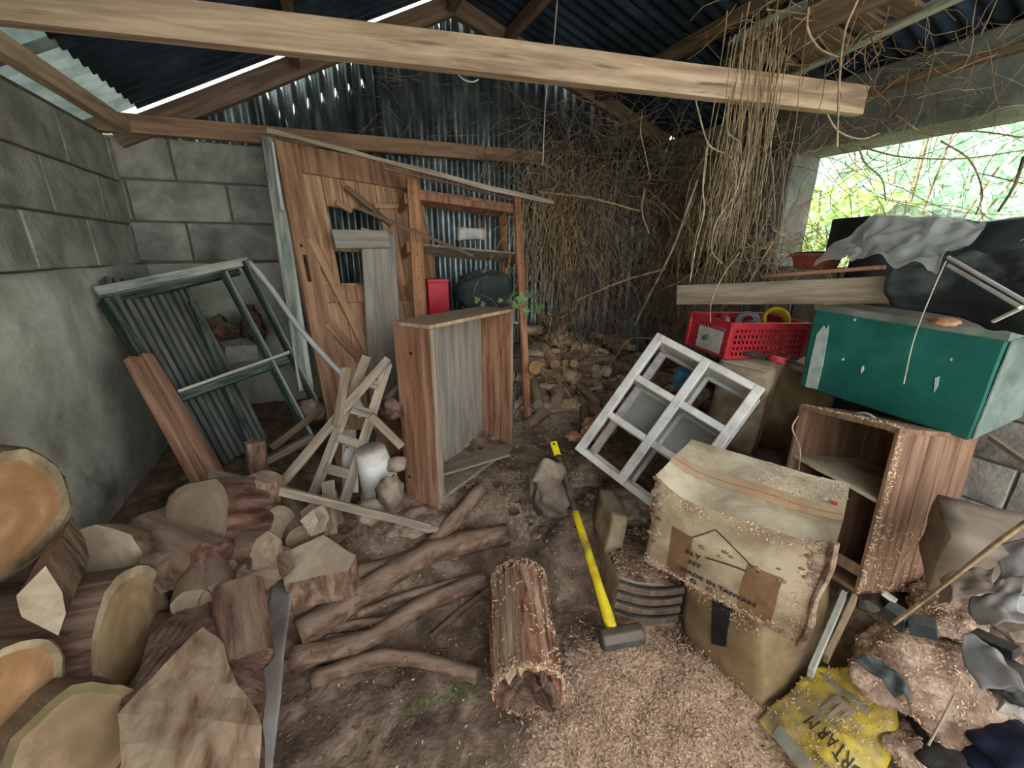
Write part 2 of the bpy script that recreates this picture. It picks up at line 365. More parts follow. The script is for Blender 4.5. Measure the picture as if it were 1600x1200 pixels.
M_foam = mat('orange_foam', ['b4805e', 'd09c78', 'e6b896'], scale=14, bump=.9)
M_stone = mat('dusty_rubble', ['6e6052', '8a7b6b', 'a59684'], scale=9, bump=.7)
M_whitepipe = mat('white_strip', ['a9aca8', 'c0c3c0'], scale=6, rough=.4, bump=0, dust=.2)
M_greendk = mat('dark_green_cloth', ['262e2b', '333d39', '424c46'], scale=5, rough=.7, bump=.1, dust=.2)
M_string = mat('pale_string', ['a8a294', 'c4beae'], scale=20, bump=0)
M_label = mat('paper_label', ['a5a39a', 'bdbab0'], scale=30, bump=0)
M_rubyard = mat('grass_ground', ['8a8a6c', 'a3a384', 'b8b89c'], scale=4, bump=.4)

# ------------------------------------------------------------------ room shell
XL, XR, YB, YF = -.88, 2.65, 2.95, -.55
XRG, ZRG, SL, SR = .885, 2.97, .49, .33
def roofz(x): return ZRG - (SL * (XRG - x) if x < XRG else SR * (x - XRG))
# floor terrain
mb = MB(); nx, ny = 190, 210; x0, x1, y0, y1 = XL - .1, XR + .1, -1.5, YB + .05
for j in range(ny + 1):
    for i in range(nx + 1):
        x = x0 + (x1 - x0) * i / nx; y = y0 + (y1 - y0) * j / ny
        mb.v.append((x, y, H(x, y) + .006 * nz((x, y, 1), 40)))
for j in range(ny):
    for i in range(nx):
        a = j * (nx + 1) + i; mb.f.append([a, a + 1, a + nx + 2, a + nx + 1]); mb.m.append(0)
mb.smooth = True
fl = obj('floor', mb, M_dirt, kind='structure')
def band(x, y, a, b, wd):
    a = V(a[:2]); b = V(b[:2]); p = V((x, y)); t = max(0, min(1, (p - a).dot(b - a) / (b - a).length_squared)); return math.exp(-((p - (a + (b - a) * t)).length / wd) ** 2)
SW = [(g(1000, 1090), .26), (g(1110, 1150), .3), (g(940, 1180), .22), (g(1000, 1000), .12), (g(1130, 1180), .25)]
for an in ('sawdust', 'moss', 'pale'):
    A = fl.data.attributes.new(an, 'FLOAT', 'POINT'); vals = []
    ma, mb_ = g(575, 1160), g(745, 1080); mc, md = g(640, 1110), g(740, 1075)
    for x, y, z in mb.v:
        if an == 'sawdust': vals.append(max(min(.95, 1.3 * math.exp(-((V((x, y)) - p.xy).length / r) ** 2)) for p, r in SW))
        elif an == 'moss': vals.append(max(.62 * band(x, y, mc, md, .035), .5 * band(x, y, g(725, 1100), g(745, 1090), .03)) if abs(x) < 1 and .6 < y < 1.4 else 0)
        else: vals.append(max(.45 * band(x, y, ma, g(640, 1130), .02) if abs(x) < 1 and .6 < y < 1.4 else 0, .55 * gs(x, y, .9, 1.75, .35, .3), .75 * gs(x, y, 1.5, 2.5, .7, .5), .4 * gs(x, y, .2, 1.7, .4, .2)))  # pale dust mid-floor; the back patch paints brightness into the dim ground
    A.data.foreach_set('value', vals)

def block_wall(name, axis, pos, a0, a1, z0, z1, m, backm, start=0, skip=None, ch=.205, bl=.445, thick=.1, sgn=1, joint=.010):
    """wall of separate blocks on a mortar core; the core's face is at pos, sgn = direction of the room"""
    mbk = MB(); t = .16
    if axis == 'X': mbk.box((pos - sgn * t / 2, (a0 + a1) / 2, (z0 + z1) / 2), (t, a1 - a0, z1 - z0))
    else: mbk.box(((a0 + a1) / 2, pos - sgn * t / 2, (z0 + z1) / 2), (a1 - a0, t, z1 - z0))
    root = obj(name, mbk, backm, kind='structure')
    r = 0; z = z1
    while z > z0 + .02:
        zb = max(z0, z - ch); a = a0 - (bl / 2 if r % 2 else 0) - start
        while a < a1 - .01:
            s0 = max(a, a0); s1 = min(a + bl, a1)
            if s1 - s0 > .04 and not (skip and skip((s0 + s1) / 2, (z + zb) / 2)):
                q = MB(); prot = .012 + .004 * random.random(); L_ = s1 - s0 - joint; h_ = z - zb - joint
                q.rbox((L_, .03, h_), (4, 1, 3), amp=.003, fr=9, seed=random.random() * 99)
                c = ((s0 + s1) / 2, (z + zb) / 2)
                if axis == 'X': Mx = TM((pos - sgn * .015 + sgn * prot, c[0], c[1]), (0, 0, 90))
                else: Mx = TM((c[0], pos - sgn * .015 + sgn * prot, c[1]))
                obj('block', q, m, root, M=Mx, bev=.004)
            a += bl
        z = zb; r += 1
    return root
wl = block_wall('wall_left', 'X', XL - .02, YF, YB, 1.44, 2.05, M_block, M_mortar, start=.12)
mbp = MB(); pp = mbp.rbox((.2, YB - YF, 1.44), (1, 60, 20), amp=.012, fr=3, c=(XL - .085, (YB + YF) / 2, .72)); mbp.smooth = True
obj('plaster_coat', mbp, M_plaster, wl, label='dirty plastered lower part of the wall')
bar('wall_cap', (XL - .1, YF, 2.062), (XL - .1, YB, 2.062), .024, .14, M_mortar, wl)
# back wall: blocks left of the door frame, corrugated sheet right of it
wb = block_wall('wall_back', 'Y', YB + .02, XL - .12, .02, 1.44, 2.07, M_block, M_mortar, start=.1, sgn=-1)
mbp = MB(); mbp.rbox((1.06, .2, 1.44), (20, 1, 20), amp=.01, fr=3, c=(XL + .37, YB + .085, .72)); mbp.smooth = True
obj('plaster_coat', mbp, M_plaster, wb)
pitch = .076
def corr_sheet(wdt, ztop, zbot, amp=.013):
    """vertical sheet, local x across, ztop(x) gives the top"""
    q = MB(); k = int(wdt / pitch * 6)
    for i in range(k + 1):
        x = wdt * i / k; y = amp * math.cos(2 * math.pi * x / pitch) * (1.0)
        for t in range(5): q.v.append((x, y, zbot + (ztop(x) - zbot) * t / 4))
    for i in range(k):
        for t in range(4): a = i * 5 + t; q.f.append([a, a + 5, a + 6, a + 1]); q.m.append(0)
    q.smooth = True; return q
x = -.95; n = 0
while x < XR + .1:
    wdt = pitch * 9
    zb = 2.03 if x < -.3 else .1
    q = corr_sheet(wdt + pitch * .8, lambda u, x=x: roofz(x + u) - (.03 if x + u < XRG else .0), zb)
    obj('corrugated_sheet', q, M_metal, wb, M=TM((x, YB + .03 + .004 * (n % 2), 0)), thick=.001)
    x += wdt; n += 1
# lower stone/blocks of back right corner behind vines
# plate beams
def px_bar(name, a, b, wx, wy, m, **k): return bar(name, at(*a), at(*b), wx, wy, m, **k)
tr = thing('trim_1', None, None, kind='structure')
bar('plate_beam', (XL - .12, YB - .035, 2.105), (1.52, YB - .035, 2.135), .085, .05, M_plate, tr, up=(0, 0, 1))
# gable rafters under the roof
tr2 = thing('trim_2', None, None, kind='structure')
bar('gable_rafter', (-.86, YB - .004, roofz(-.86) - .066), (XRG, YB - .004, roofz(XRG) - .066), .1, .05, M_beamdk, tr2, up=(0, 0, 1))
bar('gable_rafter', (XRG, YB - .004, roofz(XRG) - .046), (XR, YB - .004, roofz(XR) - .046), .1, .05, M_beamdk, tr2, up=(0, 0, 1))
tr3 = thing('trim_3', None, None, kind='structure')
for xx, dz in ((-.8, .045), (.0, .045), (XRG, .07), (1.25, .045), (1.95, .045)):
    bar('purlin', (xx, YF, roofz(xx) - dz - .01), (xx, YB - .06, roofz(xx) - dz - .01), .065, .045, M_beamdk if xx > -.5 else M_beam, tr3, up=(0, 0, 1))
# roof sheets
ce = thing('ceiling', None, None, kind='structure')
def roof_sheet(xa, xb, yc, wdt, m, dz=0):
    q = MB(); k = int(wdt / pitch * 8); L_ = 6
    for i in range(k + 1):
        y = -wdt / 2 + wdt * i / k; o = .009 * math.cos(2 * math.pi * y / pitch)
        for t in range(L_ + 1):
            x = xa + (xb - xa) * t / L_; q.v.append((x, yc + y, roofz(x) + o + dz + .012))
    for i in range(k):
        for t in range(L_): a = i * (L_ + 1) + t; q.f.append([a, a + L_ + 1, a + L_ + 2, a + 1]); q.m.append(0)
    q.smooth = True; return obj('corrugated_sheet' if m is M_roof else 'translucent_sheet', q, m, ce, thick=.001)
y = YB + .0 - .38; n = 0
while y > YF - .1:
    dz = .003 * (n % 2)
    roof_sheet(-.74, XRG, y, .76, M_roof, dz); roof_sheet(XRG, XR + .25, y, .76, M_roof, dz)
    roof_sheet(-1.2, -.70, y, .76, M_clear, dz + .014)
    y -= pitch * 9; n += 1
q = MB(); q.add([(XRG - .15, YF, roofz(XRG - .15) + .045), (XRG, YF, ZRG + .05), (XRG + .15, YF, roofz(XRG + .15) + .045), (XRG - .15, YB - .03, roofz(XRG - .15) + .045), (XRG, YB - .03, ZRG + .05), (XRG + .15, YB - .03, roofz(XRG + .15) + .045)], [(0, 1, 4, 3), (1, 2, 5, 4)])
obj('ridge_cap', q, M_roof, ce, thick=.002)
# right wall with its opening
YO = 1.84
wr = block_wall('wall_right', 'X', XR + .02, YO, YB, 0.0, 2.36, M_blockdk, M_mortar, sgn=-1, start=.05, joint=.012)
wr2 = block_wall('wall_right_low', 'X', XR + .02, YF, YO, 0.0, 1.42, M_blockdk, M_mortar, sgn=-1, start=.2)
ln = obj('trim_4', MB().rbox((.3, YO - YF + .25, .32), (2, 40, 4), amp=.008, fr=5, c=(XR + .13, (YO + YF) / 2 + .12, 2.22)), M_conc, kind='structure', bev=.01)
obj('trim_5', MB().rbox((.26, .2, 2.06), (2, 2, 16), amp=.01, fr=5, c=(XR + .1, YO + .1, 1.03)), M_conc, kind='structure', bev=.01)
# ------------------------------------------------------------------ outdoors
mbg = MB(); mbg.box((20, 3, .08), (34.5, 40, .1)); obj('ground', mbg, M_rubyard, kind='structure')
mbg = MB(); mbg.box((-19, 3, -.02), (36, 40, .1)); obj('ground', mbg, M_rubyard, kind='structure')
gw = thing('garden_wall', 'pale garden wall beyond the opening, behind the bushes', 'wall', TM((7.6, 3, 0)))
obj('masonry', MB().rbox((.2, 14, 1.75), (1, 30, 4), amp=.01, c=(0, 0, .9)), M_wallout, gw)
obj('coping', MB().rbox((.3, 14, .08), (1, 30, 1), amp=.01, c=(0, 0, 1.8)), M_plaster, gw, bev=.01)
def bush(name, label, c, size, nl, m, ll=.16, seed=0):
    rnd = random.Random(seed); t = thing(name, label, 'bush', TM((c[0], c[1], .1)))
    st = MB(); lv = MB()
    for i in range(14):
        a = rnd.uniform(0, 6.3); e = V((math.cos(a) * size[0] * rnd.random(), math.sin(a) * size[1] * rnd.random(), size[2] * rnd.uniform(.5, 1)))
        st.tube([(0, 0, 0), e * .5 + V((0, 0, .15)), e], [.02, .012, .005], 5)
    for i in range(nl):
        while 1:
            p = V((rnd.uniform(-1, 1), rnd.uniform(-1, 1), rnd.uniform(-1, 1)))
            if p.length < 1 and (nz(p * 2.2 + V((seed, 0, 0))) > -.16): break
        p = V((p.x * size[0], p.y * size[1], (p.z + 1) * size[2] / 2))
        d = V((rnd.uniform(-1, 1), rnd.uniform(-1, 1), rnd.uniform(-.9, .5))).normalized(); sidev = d.cross(V((rnd.uniform(-1, 1), rnd.uniform(-1, 1), 1))).normalized()
        w_ = ll * rnd.uniform(.12, .2); l = ll * rnd.uniform(.6, 1.2); nn = d.cross(sidev)
        lv.add([p, p + d * l * .5 + sidev * w_ + nn * w_ * .4, p + d * l, p + d * l * .5 - sidev * w_ + nn * w_ * .4, p + d * l * .5], [(0, 1, 4), (1, 2, 4), (0, 4, 3), (4, 2, 3)])
    obj('stem', st, M_vinem, t); obj('foliage', lv, m, t, kind='stuff')
bush('leafy_bush', 'bright green long-leaved bush at the left of the opening', (4.1, 2.35), (.75, .6, 2.1), 1500, M_leaf, seed=1)
bush('leafy_bush', 'yellow-green bush low behind the flower pot', (3.9, 3.0), (.6, .6, 1.45), 900, M_leaf, seed=2)
bush('leafy_bush', 'blue-green tall bush further right outside the opening', (5.6, 2.6), (1.2, 1.3, 3.0), 1700, M_leafhaze, seed=3, ll=.2)
bush('leafy_bush', 'pale green bush at the far right of the opening', (5.8, .6), (1.2, 1.4, 2.3), 1300, M_leafhaze, seed=4, ll=.2)
bush('leafy_bush', 'tall green bush rising above the garden wall', (9.2, 3.6), (1.4, 2.2, 3.8), 2600, M_leafhaze, seed=5, ll=.3)

# ------------------------------------------------------------------ more helpers
def loc_on(M, px, py, ax, v):
    """where the sight line through a pixel meets a plane of a local frame"""
    Mi = M.inverted(); o = Mi @ CAM; d = Mi.to_3x3() @ ray(px, py); i = 'XYZ'.index(ax)
    return o + d * ((v - o[i]) / d[i])
def scl(loc, s): return CAM + (V(loc) - CAM) * s
def cr(p0, p1, p2, p3, t):
    return .5 * ((2 * p1) + (p2 - p0) * t + (2 * p0 - 5 * p1 + 4 * p2 - p3) * t * t + (3 * p1 - p0 - 3 * p2 + p3) * t ** 3)
def spl(pts, u):
    n = len(pts) - 1; f = u * n; i = min(int(f), n - 1); t = f - i
    gp = lambda k: pts[k] if 0 <= k <= n else (pts[0] * 2 - pts[1] if k < 0 else pts[n] * 2 - pts[n - 1])
    return cr(gp(i - 1), gp(i), gp(i + 1), gp(i + 2), t)
def smooth(pts, n): return [spl([V(p) for p in pts], i / n) for i in range(n + 1)]
class Sheet:
    def __init__(s, rows, crumple=.01, fr=9, seed=0):
        s.rows = [[V(p) for p in r] for r in rows]; s.c = crumple; s.fr = fr; s.seed = seed
    def at(s, u, v):
        p = spl([spl(r, u) for r in s.rows], v)
        if s.c:
            q = p + V((s.seed, 0, 0)); p = p + V((nz(q, s.fr), nz(q + V((0, 9, 0)), s.fr), nz(q + V((0, 0, 9)), s.fr) + .5 * nz(q, s.fr * 3) + (.9 * abs(nz(q + V((4, 4, 4)), s.fr * 1.3))))) * s.c
        return p
    def mb(s, nu, nv):
        q = MB()
        for j in range(nv + 1):
            for i in range(nu + 1): q.v.append(tuple(s.at(i / nu, j / nv)))
        for j in range(nv):
            for i in range(nu): a = j * (nu + 1) + i; q.f.append([a, a + 1, a + nu + 2, a + nu + 1]); q.m.append(0)
        q.smooth = True; return q
def text_mb(txt, size, fn, bold=.0):
    cu = bpy.data.curves.new('t', 'FONT'); cu.body = txt; cu.size = size; cu.resolution_u = 2; cu.offset = bold
    to = bpy.data.objects.new('t', cu); COL.objects.link(to)
    bpy.context.view_layer.update(); dg = bpy.context.evaluated_depsgraph_get()
    me = bpy.data.meshes.new_from_object(to.evaluated_get(dg)); q = MB()
    q.v = [tuple(fn(v.co.x, v.co.y)) for v in me.vertices]; q.f = [list(p.vertices) for p in me.polygons]; q.m = [0] * len(q.f)
    bpy.data.objects.remove(to); bpy.data.curves.remove(cu); bpy.data.meshes.remove(me); return q
def flakes(pts_fn, n, size, seed=0, long=2.5):
    """small curled chips lying where pts_fn(rnd) says (world point, normal)"""
    rnd = random.Random(seed); q = MB()
    for i in range(n):
        r = pts_fn(rnd)
        if r is None: continue
        p, nn = r; nn = (V(nn) + V((rnd.gauss(0, .5), rnd.gauss(0, .5), rnd.gauss(0, .5)))).normalized()
        a = nn.orthogonal().normalized(); a.rotate(Matrix.Rotation(rnd.uniform(0, 6.28), 3, nn)); b = nn.cross(a)
        s_ = size * rnd.uniform(.4, 1.5); l = s_ * long * rnd.uniform(.4, 1)
        p = V(p) + nn * s_ * .25; c = nn * s_ * rnd.uniform(.1, .8)
        q.add([p - a * l - c, p - a * l * .2 + b * s_ * .6, p + a * l - c * .5, p - a * l * .1 - b * s_ * .6, p + c * .6], [(0, 3, 4), (3, 2, 4), (2, 1, 4), (1, 0, 4)])
    return q
def log(name, label, face, axis, r, L_, bark=None, cut=None, seed=0, group=None, r2=None, n=22, oval=1.0, rough_=.10, parent_cat='log', jag=0):
    face = V(face); axis = V(axis).normalized(); M = axis_m(face, face + axis)
    t = thing(name, label, parent_cat, M, group); bark = bark or M_bark; cut = cut or M_cut; r2 = r2 or r * .97
    ks = max(4, int(L_ / .05)); q = MB(); vs = []; fs = []
    def rad(th, z):
        rr = r + (r2 - r) * z / L_; c = V((math.cos(th), math.sin(th), 0))
        return rr * (1 + rough_ * nz(c * 1.6 + V((seed, z * 1.5, 0))) + .05 * nz(c * 7 + V((seed, 0, z * 9))))
    for i in range(ks + 1):
        z = L_ * i / ks
        for j in range(n):
            th = 2 * math.pi * j / n; rr = rad(th, z); vs.append(V((math.cos(th) * rr, math.sin(th) * rr * oval, z + (jag * nz((th * 2, seed, z * 3)) if i in (0, ks) else 0))))
    for i in range(ks):
        for j in range(n): fs.append((i * n + j, (i + 1) * n + j, (i + 1) * n + (j + 1) % n, i * n + (j + 1) % n))
    q.add(vs, fs); q.smooth = True; obj('bark', q, bark, t)
    for z, sg in ((0, 1), (L_, -1)):
        e = MB(); vs = [V((0, 0, z + sg * .002))]; fs = []
        for ri, fr_ in enumerate((.3, .6, .82, .985)):
            for j in range(n):
                th = 2 * math.pi * j / n; rr = rad(th, z) * fr_
                vs.append(V((math.cos(th) * rr, math.sin(th) * rr * oval, z + sg * .004 + .006 * nz((math.cos(th) * ri, math.sin(th) * ri, seed + z)) + jag * .6 * nz((th, ri, seed)))))
        for j in range(n):
            fs.append((0, 1 + (j + 1) % n, 1 + j) if sg > 0 else (0, 1 + j, 1 + (j + 1) % n))
            for ri in range(3):
                a = 1 + ri * n + j; b = 1 + ri * n + (j + 1) % n
                fs.append((a, b, b + n, a + n) if sg > 0 else (b, a, a + n, b + n))
        rim = MB(); rim.v = vs; fr2 = []
        for idx, f in enumerate(fs):
            (fr2 if max(f) >= 1 + 3 * n else e.f).append(list(f))
        e.v = vs; e.m = [0] * len(e.f); rim.f = fr2; rim.m = [0] * len(fr2); e.smooth = True; rim.smooth = True
        obj('cut_face', e, cut, t); obj('sapwood', rim, M_rim if cut in (M_cut, M_cutdull) else cut, t)
    return t
def chunk(name, label, poly, off, m_face, m_side, amp=.006, seed=0, cat='log', group=None, cuts=3):
    """a split piece of log: front polygon (pixel x, pixel y, depth), pushed back by off"""
    P = [at(*p) for p in poly]; c = sum(P, V()) / len(P)
    q = MB(); q.prism(P, off, amp, 0, 1, seed, cuts)
    t = thing(name, label, cat, TM(c), group)
    a = MB(); b = MB()
    a.v = b.v = q.v
    a.f = [f for f, m in zip(q.f, q.m) if m == 0]; a.m = [0] * len(a.f); b.f = [f for f, m in zip(q.f, q.m) if m == 1]; b.m = [0] * len(b.f)
    obj('split_face', a, m_face, t, world=True, M=TM(c)); obj('bark', b, m_side, t, world=True, M=TM(c)); return t

# ------------------------------------------------------------------ beams and rack overhead
def mono(name, label, cat, p0, p1, wx, wy, m, up=None, group=None, **k): return bar(name, p0, p1, wx, wy, m, None, up, label=label, cat=cat, group=group, **k)
a, b = at(200, 25, 1.26), at(1300, 154, 1.83); d_ = (b - a).normalized()
mono('tie_beam', 'long pale timber tie beam crossing the whole shed under the roof', 'beam', a - d_ * .36, b + d_ * .16, .108, .05, M_beam, warp=.006)
rk = thing('wooden_rack', 'old brown slatted rack lying on the tie beam at the top right', 'rack', TM(at(1300, 60, 1.75)))
ra0, ra1 = on(1148, 88, 'Z', 2.36), on(1420, -40, 'Z', 2.36); rb0, rb1 = on(1232, 118, 'Z', 2.34), on(1545, -30, 'Z', 2.34)
bar('side_rail', ra0, ra1, .1, .03, M_beamdk, rk); bar('side_rail', rb0, rb1, .03, .045, M_greenl, rk)
for t in (.02, .3, .58, .9): bar('slat', ra0.lerp(ra1, t) + V((0, 0, .045)), rb0.lerp(rb1, t) + V((0, 0, .045)), .02, .05, M_grey, rk)
for k in range(5):
    t0 = .05 + k * .17; c0 = ra0.lerp(ra1, t0) + V((0, 0, .075)); bar('deck_board', c0, c0.lerp(rb0.lerp(rb1, t0), 1.0), .015, .09, M_beamdk, rk)
bar('metal_bracket', on(1131, 112, 'Z', 2.33), on(1141, 62, 'Z', 2.50), .035, .006, M_greenl, rk, label='pale flaking metal bracket')
bar('edge_strip', ra0 + V((-.02, 0, .06)), ra0.lerp(ra1, .5) + V((-.02, 0, .06)), .03, .008, M_greenl, rk, label='pale torn edge strip', warp=.02)
mono('steel_rail', 'brown horizontal rail along the wall above the opening', 'rail', (XR - .03, YO + .1, 2.27), (XR - .03, YF, 2.27), .03, .04, M_beamdk)
# pole across the door top
mono('long_batten', 'long thin grey batten leaning across the top of the door and pine shelf', 'batten', at(418, 205, 2.0), at(864, 317, 2.42), .022, .03, M_grey, warp=.02)
mono('hooked_batten', 'thin dark batten just under the long batten, behind the shelf top', 'batten', at(600, 262, 2.2), at(800, 312, 2.45), .012, .016, M_beamdk, warp=.01)
# ------------------------------------------------------------------ door
DM = TM((.318, 2.275, .396), (-16.2, 2.5, 18.7)); DW, DT, DH = .80, .04, 1.684
dr = thing('plank_door', 'tall brown plank door with broken holes leaning at the back wall', 'door', DM)
sw = .105
bx = lambda n_, x0_, x1_, z0_, z1_, y0_, y1_, m, par=dr, **k: obj(n_, MB().box(((x0_ + x1_) / 2, (y0_ + y1_) / 2, 0), (x1_ - x0_, y1_ - y0_, z1_ - z0_)), m, par, M=TM((0, 0, (z0_ + z1_) / 2)), bev=.002, **k)
def dl(px, py): return loc_on(DM, px, py, 'Y', -DT / 2)
hx = dl(479, 410); hz0, hz1 = dl(479, 440).z, dl(479, 398).z
# left stile with a lock slot: built of pieces round the slot
X0 = -DW / 2
sl = MB()
for (a0, a1, c0, c1) in ((X0, X0 + sw, 0, hz0), (X0, X0 + sw, hz1, DH), (X0, hx.x - .012, hz0, hz1), (hx.x + .008, X0 + sw, hz0, hz1)):
    sl.box(((a0 + a1) / 2, 0, (c0 + c1) / 2), (a1 - a0, DT, c1 - c0))
st = obj('stile', sl, M_doorstile, dr); obj('keyhole', MB().tube([(hx.x - .01, -DT / 2 - .001, hz1 + .045), (hx.x - .01, -DT / 2 + .012, hz1 + .045)], .008, 10), M_black, st)
bx('stile', DW / 2 - sw, DW / 2, 0, DH, -DT / 2, DT / 2, M_doorstile)
zt = DH - .14
bx('top_rail', X0 + sw, DW / 2 - sw, zt, DH, -DT / 2, DT / 2, M_doorstile)
m0, m1 = dl(535, 472).z, dl(535, 446).z
bx('middle_rail', X0 + sw, DW / 2 - sw, m0, m1, -DT / 2 + .004, DT / 2, M_door)
bx('bottom_rail', X0 + sw, DW / 2 - sw, 0, .16, -DT / 2, DT / 2, M_doorstile)
iw = (DW - 2 * sw) / 6
h1a, h1b = dl(533, 357), dl(580, 327); h2a, h2b = dl(545, 441), dl(563, 392)
for k in range(6):
    xa = X0 + sw + k * iw; xb = xa + iw - .003
    holes = [(h[0].z, h[1].z) for h in ((h1a, h1b), (h2a, h2b)) if h[0].x < (xa + xb) / 2 < h[1].x + .02]
    z = m1; segs = []
    for c0, c1 in sorted(holes): segs.append((z, c0)); z = c1
    segs.append((z, zt))
    q = MB()
    for c0, c1 in segs:
        if c1 > c0: q.box(((xa + xb) / 2, .004, (c0 + c1) / 2), (xb - xa, .018, c1 - c0))
    obj('plank', q, M_door, dr, bev=.002); bx('plank', xa, xb, .16, m0, -.005, .013, M_door)
A_ = lambda px, py, y=-.02: loc_on(DM, px, py, 'Y', y)
def dbar(n_, a, b, wx, wy, m, y=-.02, **k):
    return bar(n_, DM @ A_(a[0], a[1], y), DM @ A_(b[0], b[1], y), wx, wy, m, dr, up=DM.to_3x3() @ V((0, 1, 0)), **k)
dbar('brace', (486, 372), (578, 556), .014, .045, M_door, -.018); dbar('brace', (512, 505), (575, 575), .014, .045, M_doorstile, -.018)
dbar('cross_batten', (585, 500 - 178), (640, 322), .01, .03, M_door, -.02)
UPD = DM.to_3x3() @ V((0, 1, 0))
def on_door(px, py, y): return DM @ loc_on(DM, px, py, 'Y', y)
mono('door_jamb', 'pale grey door jamb board standing left of the plank door', 'board', on_door(419, 215, .03), on_door(478, 610, .03), .03, .07, M_greenl, up=UPD)
mono('door_lining', 'thin white-edged lining strip along the left edge of the door', 'strip', on_door(425, 222, -.03), on_door(441, 330, -.03), .02, .014, M_whitepipe, up=UPD)
mono('short_board', 'short horizontal grey-green board across the broken door', 'board', on_door(521, 374, -.095), on_door(607, 374, -.095), .018, .095, M_board, up=UPD)
mono('wide_board', 'wide grey board standing upright in front of the door', 'board', on_door(590, 362, -.065), on_door(606, 640, -.065), .02, .195, M_board, up=UPD)
mono('splintered_batten', 'dark splintered batten slanting across the door above its hole', 'batten', on_door(540, 292, -.045), on_door(612, 352, -.09), .02, .028, M_beamdk, up=UPD)
mono('splintered_batten', 'short broken batten end poking left above the hole in the door', 'batten', on_door(525, 316, -.035), on_door(550, 330, -.04), .012, .03, M_doorstile, up=UPD)
mono('splintered_batten', 'long dark batten slanting from the door hole behind the pine shelf', 'batten', on_door(560, 325, -.1), at(740, 400, 2.35), .018, .026, M_beamdk)

# ------------------------------------------------------------------ pine shelf frame
PS = .9; PM_ = TM(scl((.86, 2.642, .408), PS), (-15.1, 4.5, 3.2)); PW, PD, PH = .745 * PS, .253 * PS, 1.529 * PS
ps = thing('pine_shelf', 'open pine shelf frame with drilled posts behind the wooden cabinet', 'shelf', PM_)
for sx_ in (-1, 1):
    for sy_ in (-1, 1):
        hw_ = .036 if sx_ < 0 else .024; xo_ = -.075 if (sx_ < 0 and sy_ > 0) else 0
        p = bx('post', sx_ * PW / 2 - hw_ + xo_, sx_ * PW / 2 + hw_ + xo_, -.12 if sx_ > 0 else 0, PH, sy_ * PD / 2 - .012, sy_ * PD / 2 + .012, M_pine, ps)
        if sy_ < 0:
            q = MB()
            for k in range(16): q.tube([(sx_ * PW / 2, -PD / 2 - .0135, .25 + k * .07), (sx_ * PW / 2, -PD / 2 - .004, .25 + k * .07)], .0035, 6)
            obj('peg_holes', q, M_black, ps, kind='stuff')
zt_ = PH - .06
bx('shelf_board', -PW / 2, PW / 2, zt_, zt_ + .018, -PD / 2 + .013, PD / 2 - .013, M_pinered, ps); bx('front_rail', -PW / 2 + .02, PW / 2 - .02, zt_ - .04, zt_, -PD / 2 + .014, -PD / 2 + .03, M_pinered, ps)
zm = loc_on(PM_, 720, 385, 'Y', -PD / 2).z; zl = loc_on(PM_, 655, 497, 'Y', -PD / 2).z
bx('shelf_board', -PW / 2, PW / 2, zm - .012, zm, -PD / 2 + .013, PD / 2 - .013, M_grey, ps); bx('shelf_board', -PW / 2, PW / 2, zl - .03, zl - .012, -PD / 2 + .013, PD / 2 - .013, M_grey, ps)
for z_ in (zm - .03, zl - .05, zt_ - .05): bx('side_cleat', -PW / 2 - .055, -PW / 2 - .03, z_ - .03, z_ + .03, -PD / 2, PD / 2, M_pinered, ps)
bx('side_cleat', PW / 2 - .012, PW / 2 + .012, zm - .05, zm - .01, -PD / 2, PD / 2, M_pinered, ps)
# things on it
def shelf_pt(px, py, y): return PM_ @ loc_on(PM_, px, py, 'Y', y)
tin = thing('red_tin', 'upright plain red tin box on the pine shelf above the cabinet', 'tin', TM(shelf_pt(684, 496, 0), (0, 0, 2)))
obj('body', MB().rbox((.125, .1, .215), (2, 2, 3), amp=.001, c=(0, 0, .107)), M_redtin, tin, bev=.003); obj('lid', MB().rbox((.131, .106, .02), (2, 2, 1), amp=.0005, c=(0, 0, .222)), M_redtin, tin, bev=.003)
q = MB().rbox((.30, .12, .2), (12, 5, 8), amp=.01, fr=7, bulge=.35); q.smooth = True
c = shelf_pt(757, 447, .03)
cu = thing('dark_cushion', 'dark grey-green bulky padded case standing on the pine shelf', 'case', TM(c - V((0, 0, .06))))
obj('body', q, M_greendk, cu, M=TM((0, 0, .03))); obj('rim', MB().tube([(-.15, -.05, .1), (0, -.06, .14), (.15, -.05, .1)], .012, 6), M_black, cu)
q = MB().rbox((.17, .05, .07), (8, 2, 5), amp=.012, fr=12); q.smooth = True
pk = thing('plastic_packet', 'crumpled clear plastic packet on the middle board of the pine shelf', 'packet', TM(shelf_pt(735, 366, 0)))
obj('film', q, M_film, pk); obj('card', MB().box((.07, 0, 0), (.05, .03, .06)), M_tapepale, pk, bev=.002)
sc = scl((.599, 2.03, .327), .985)
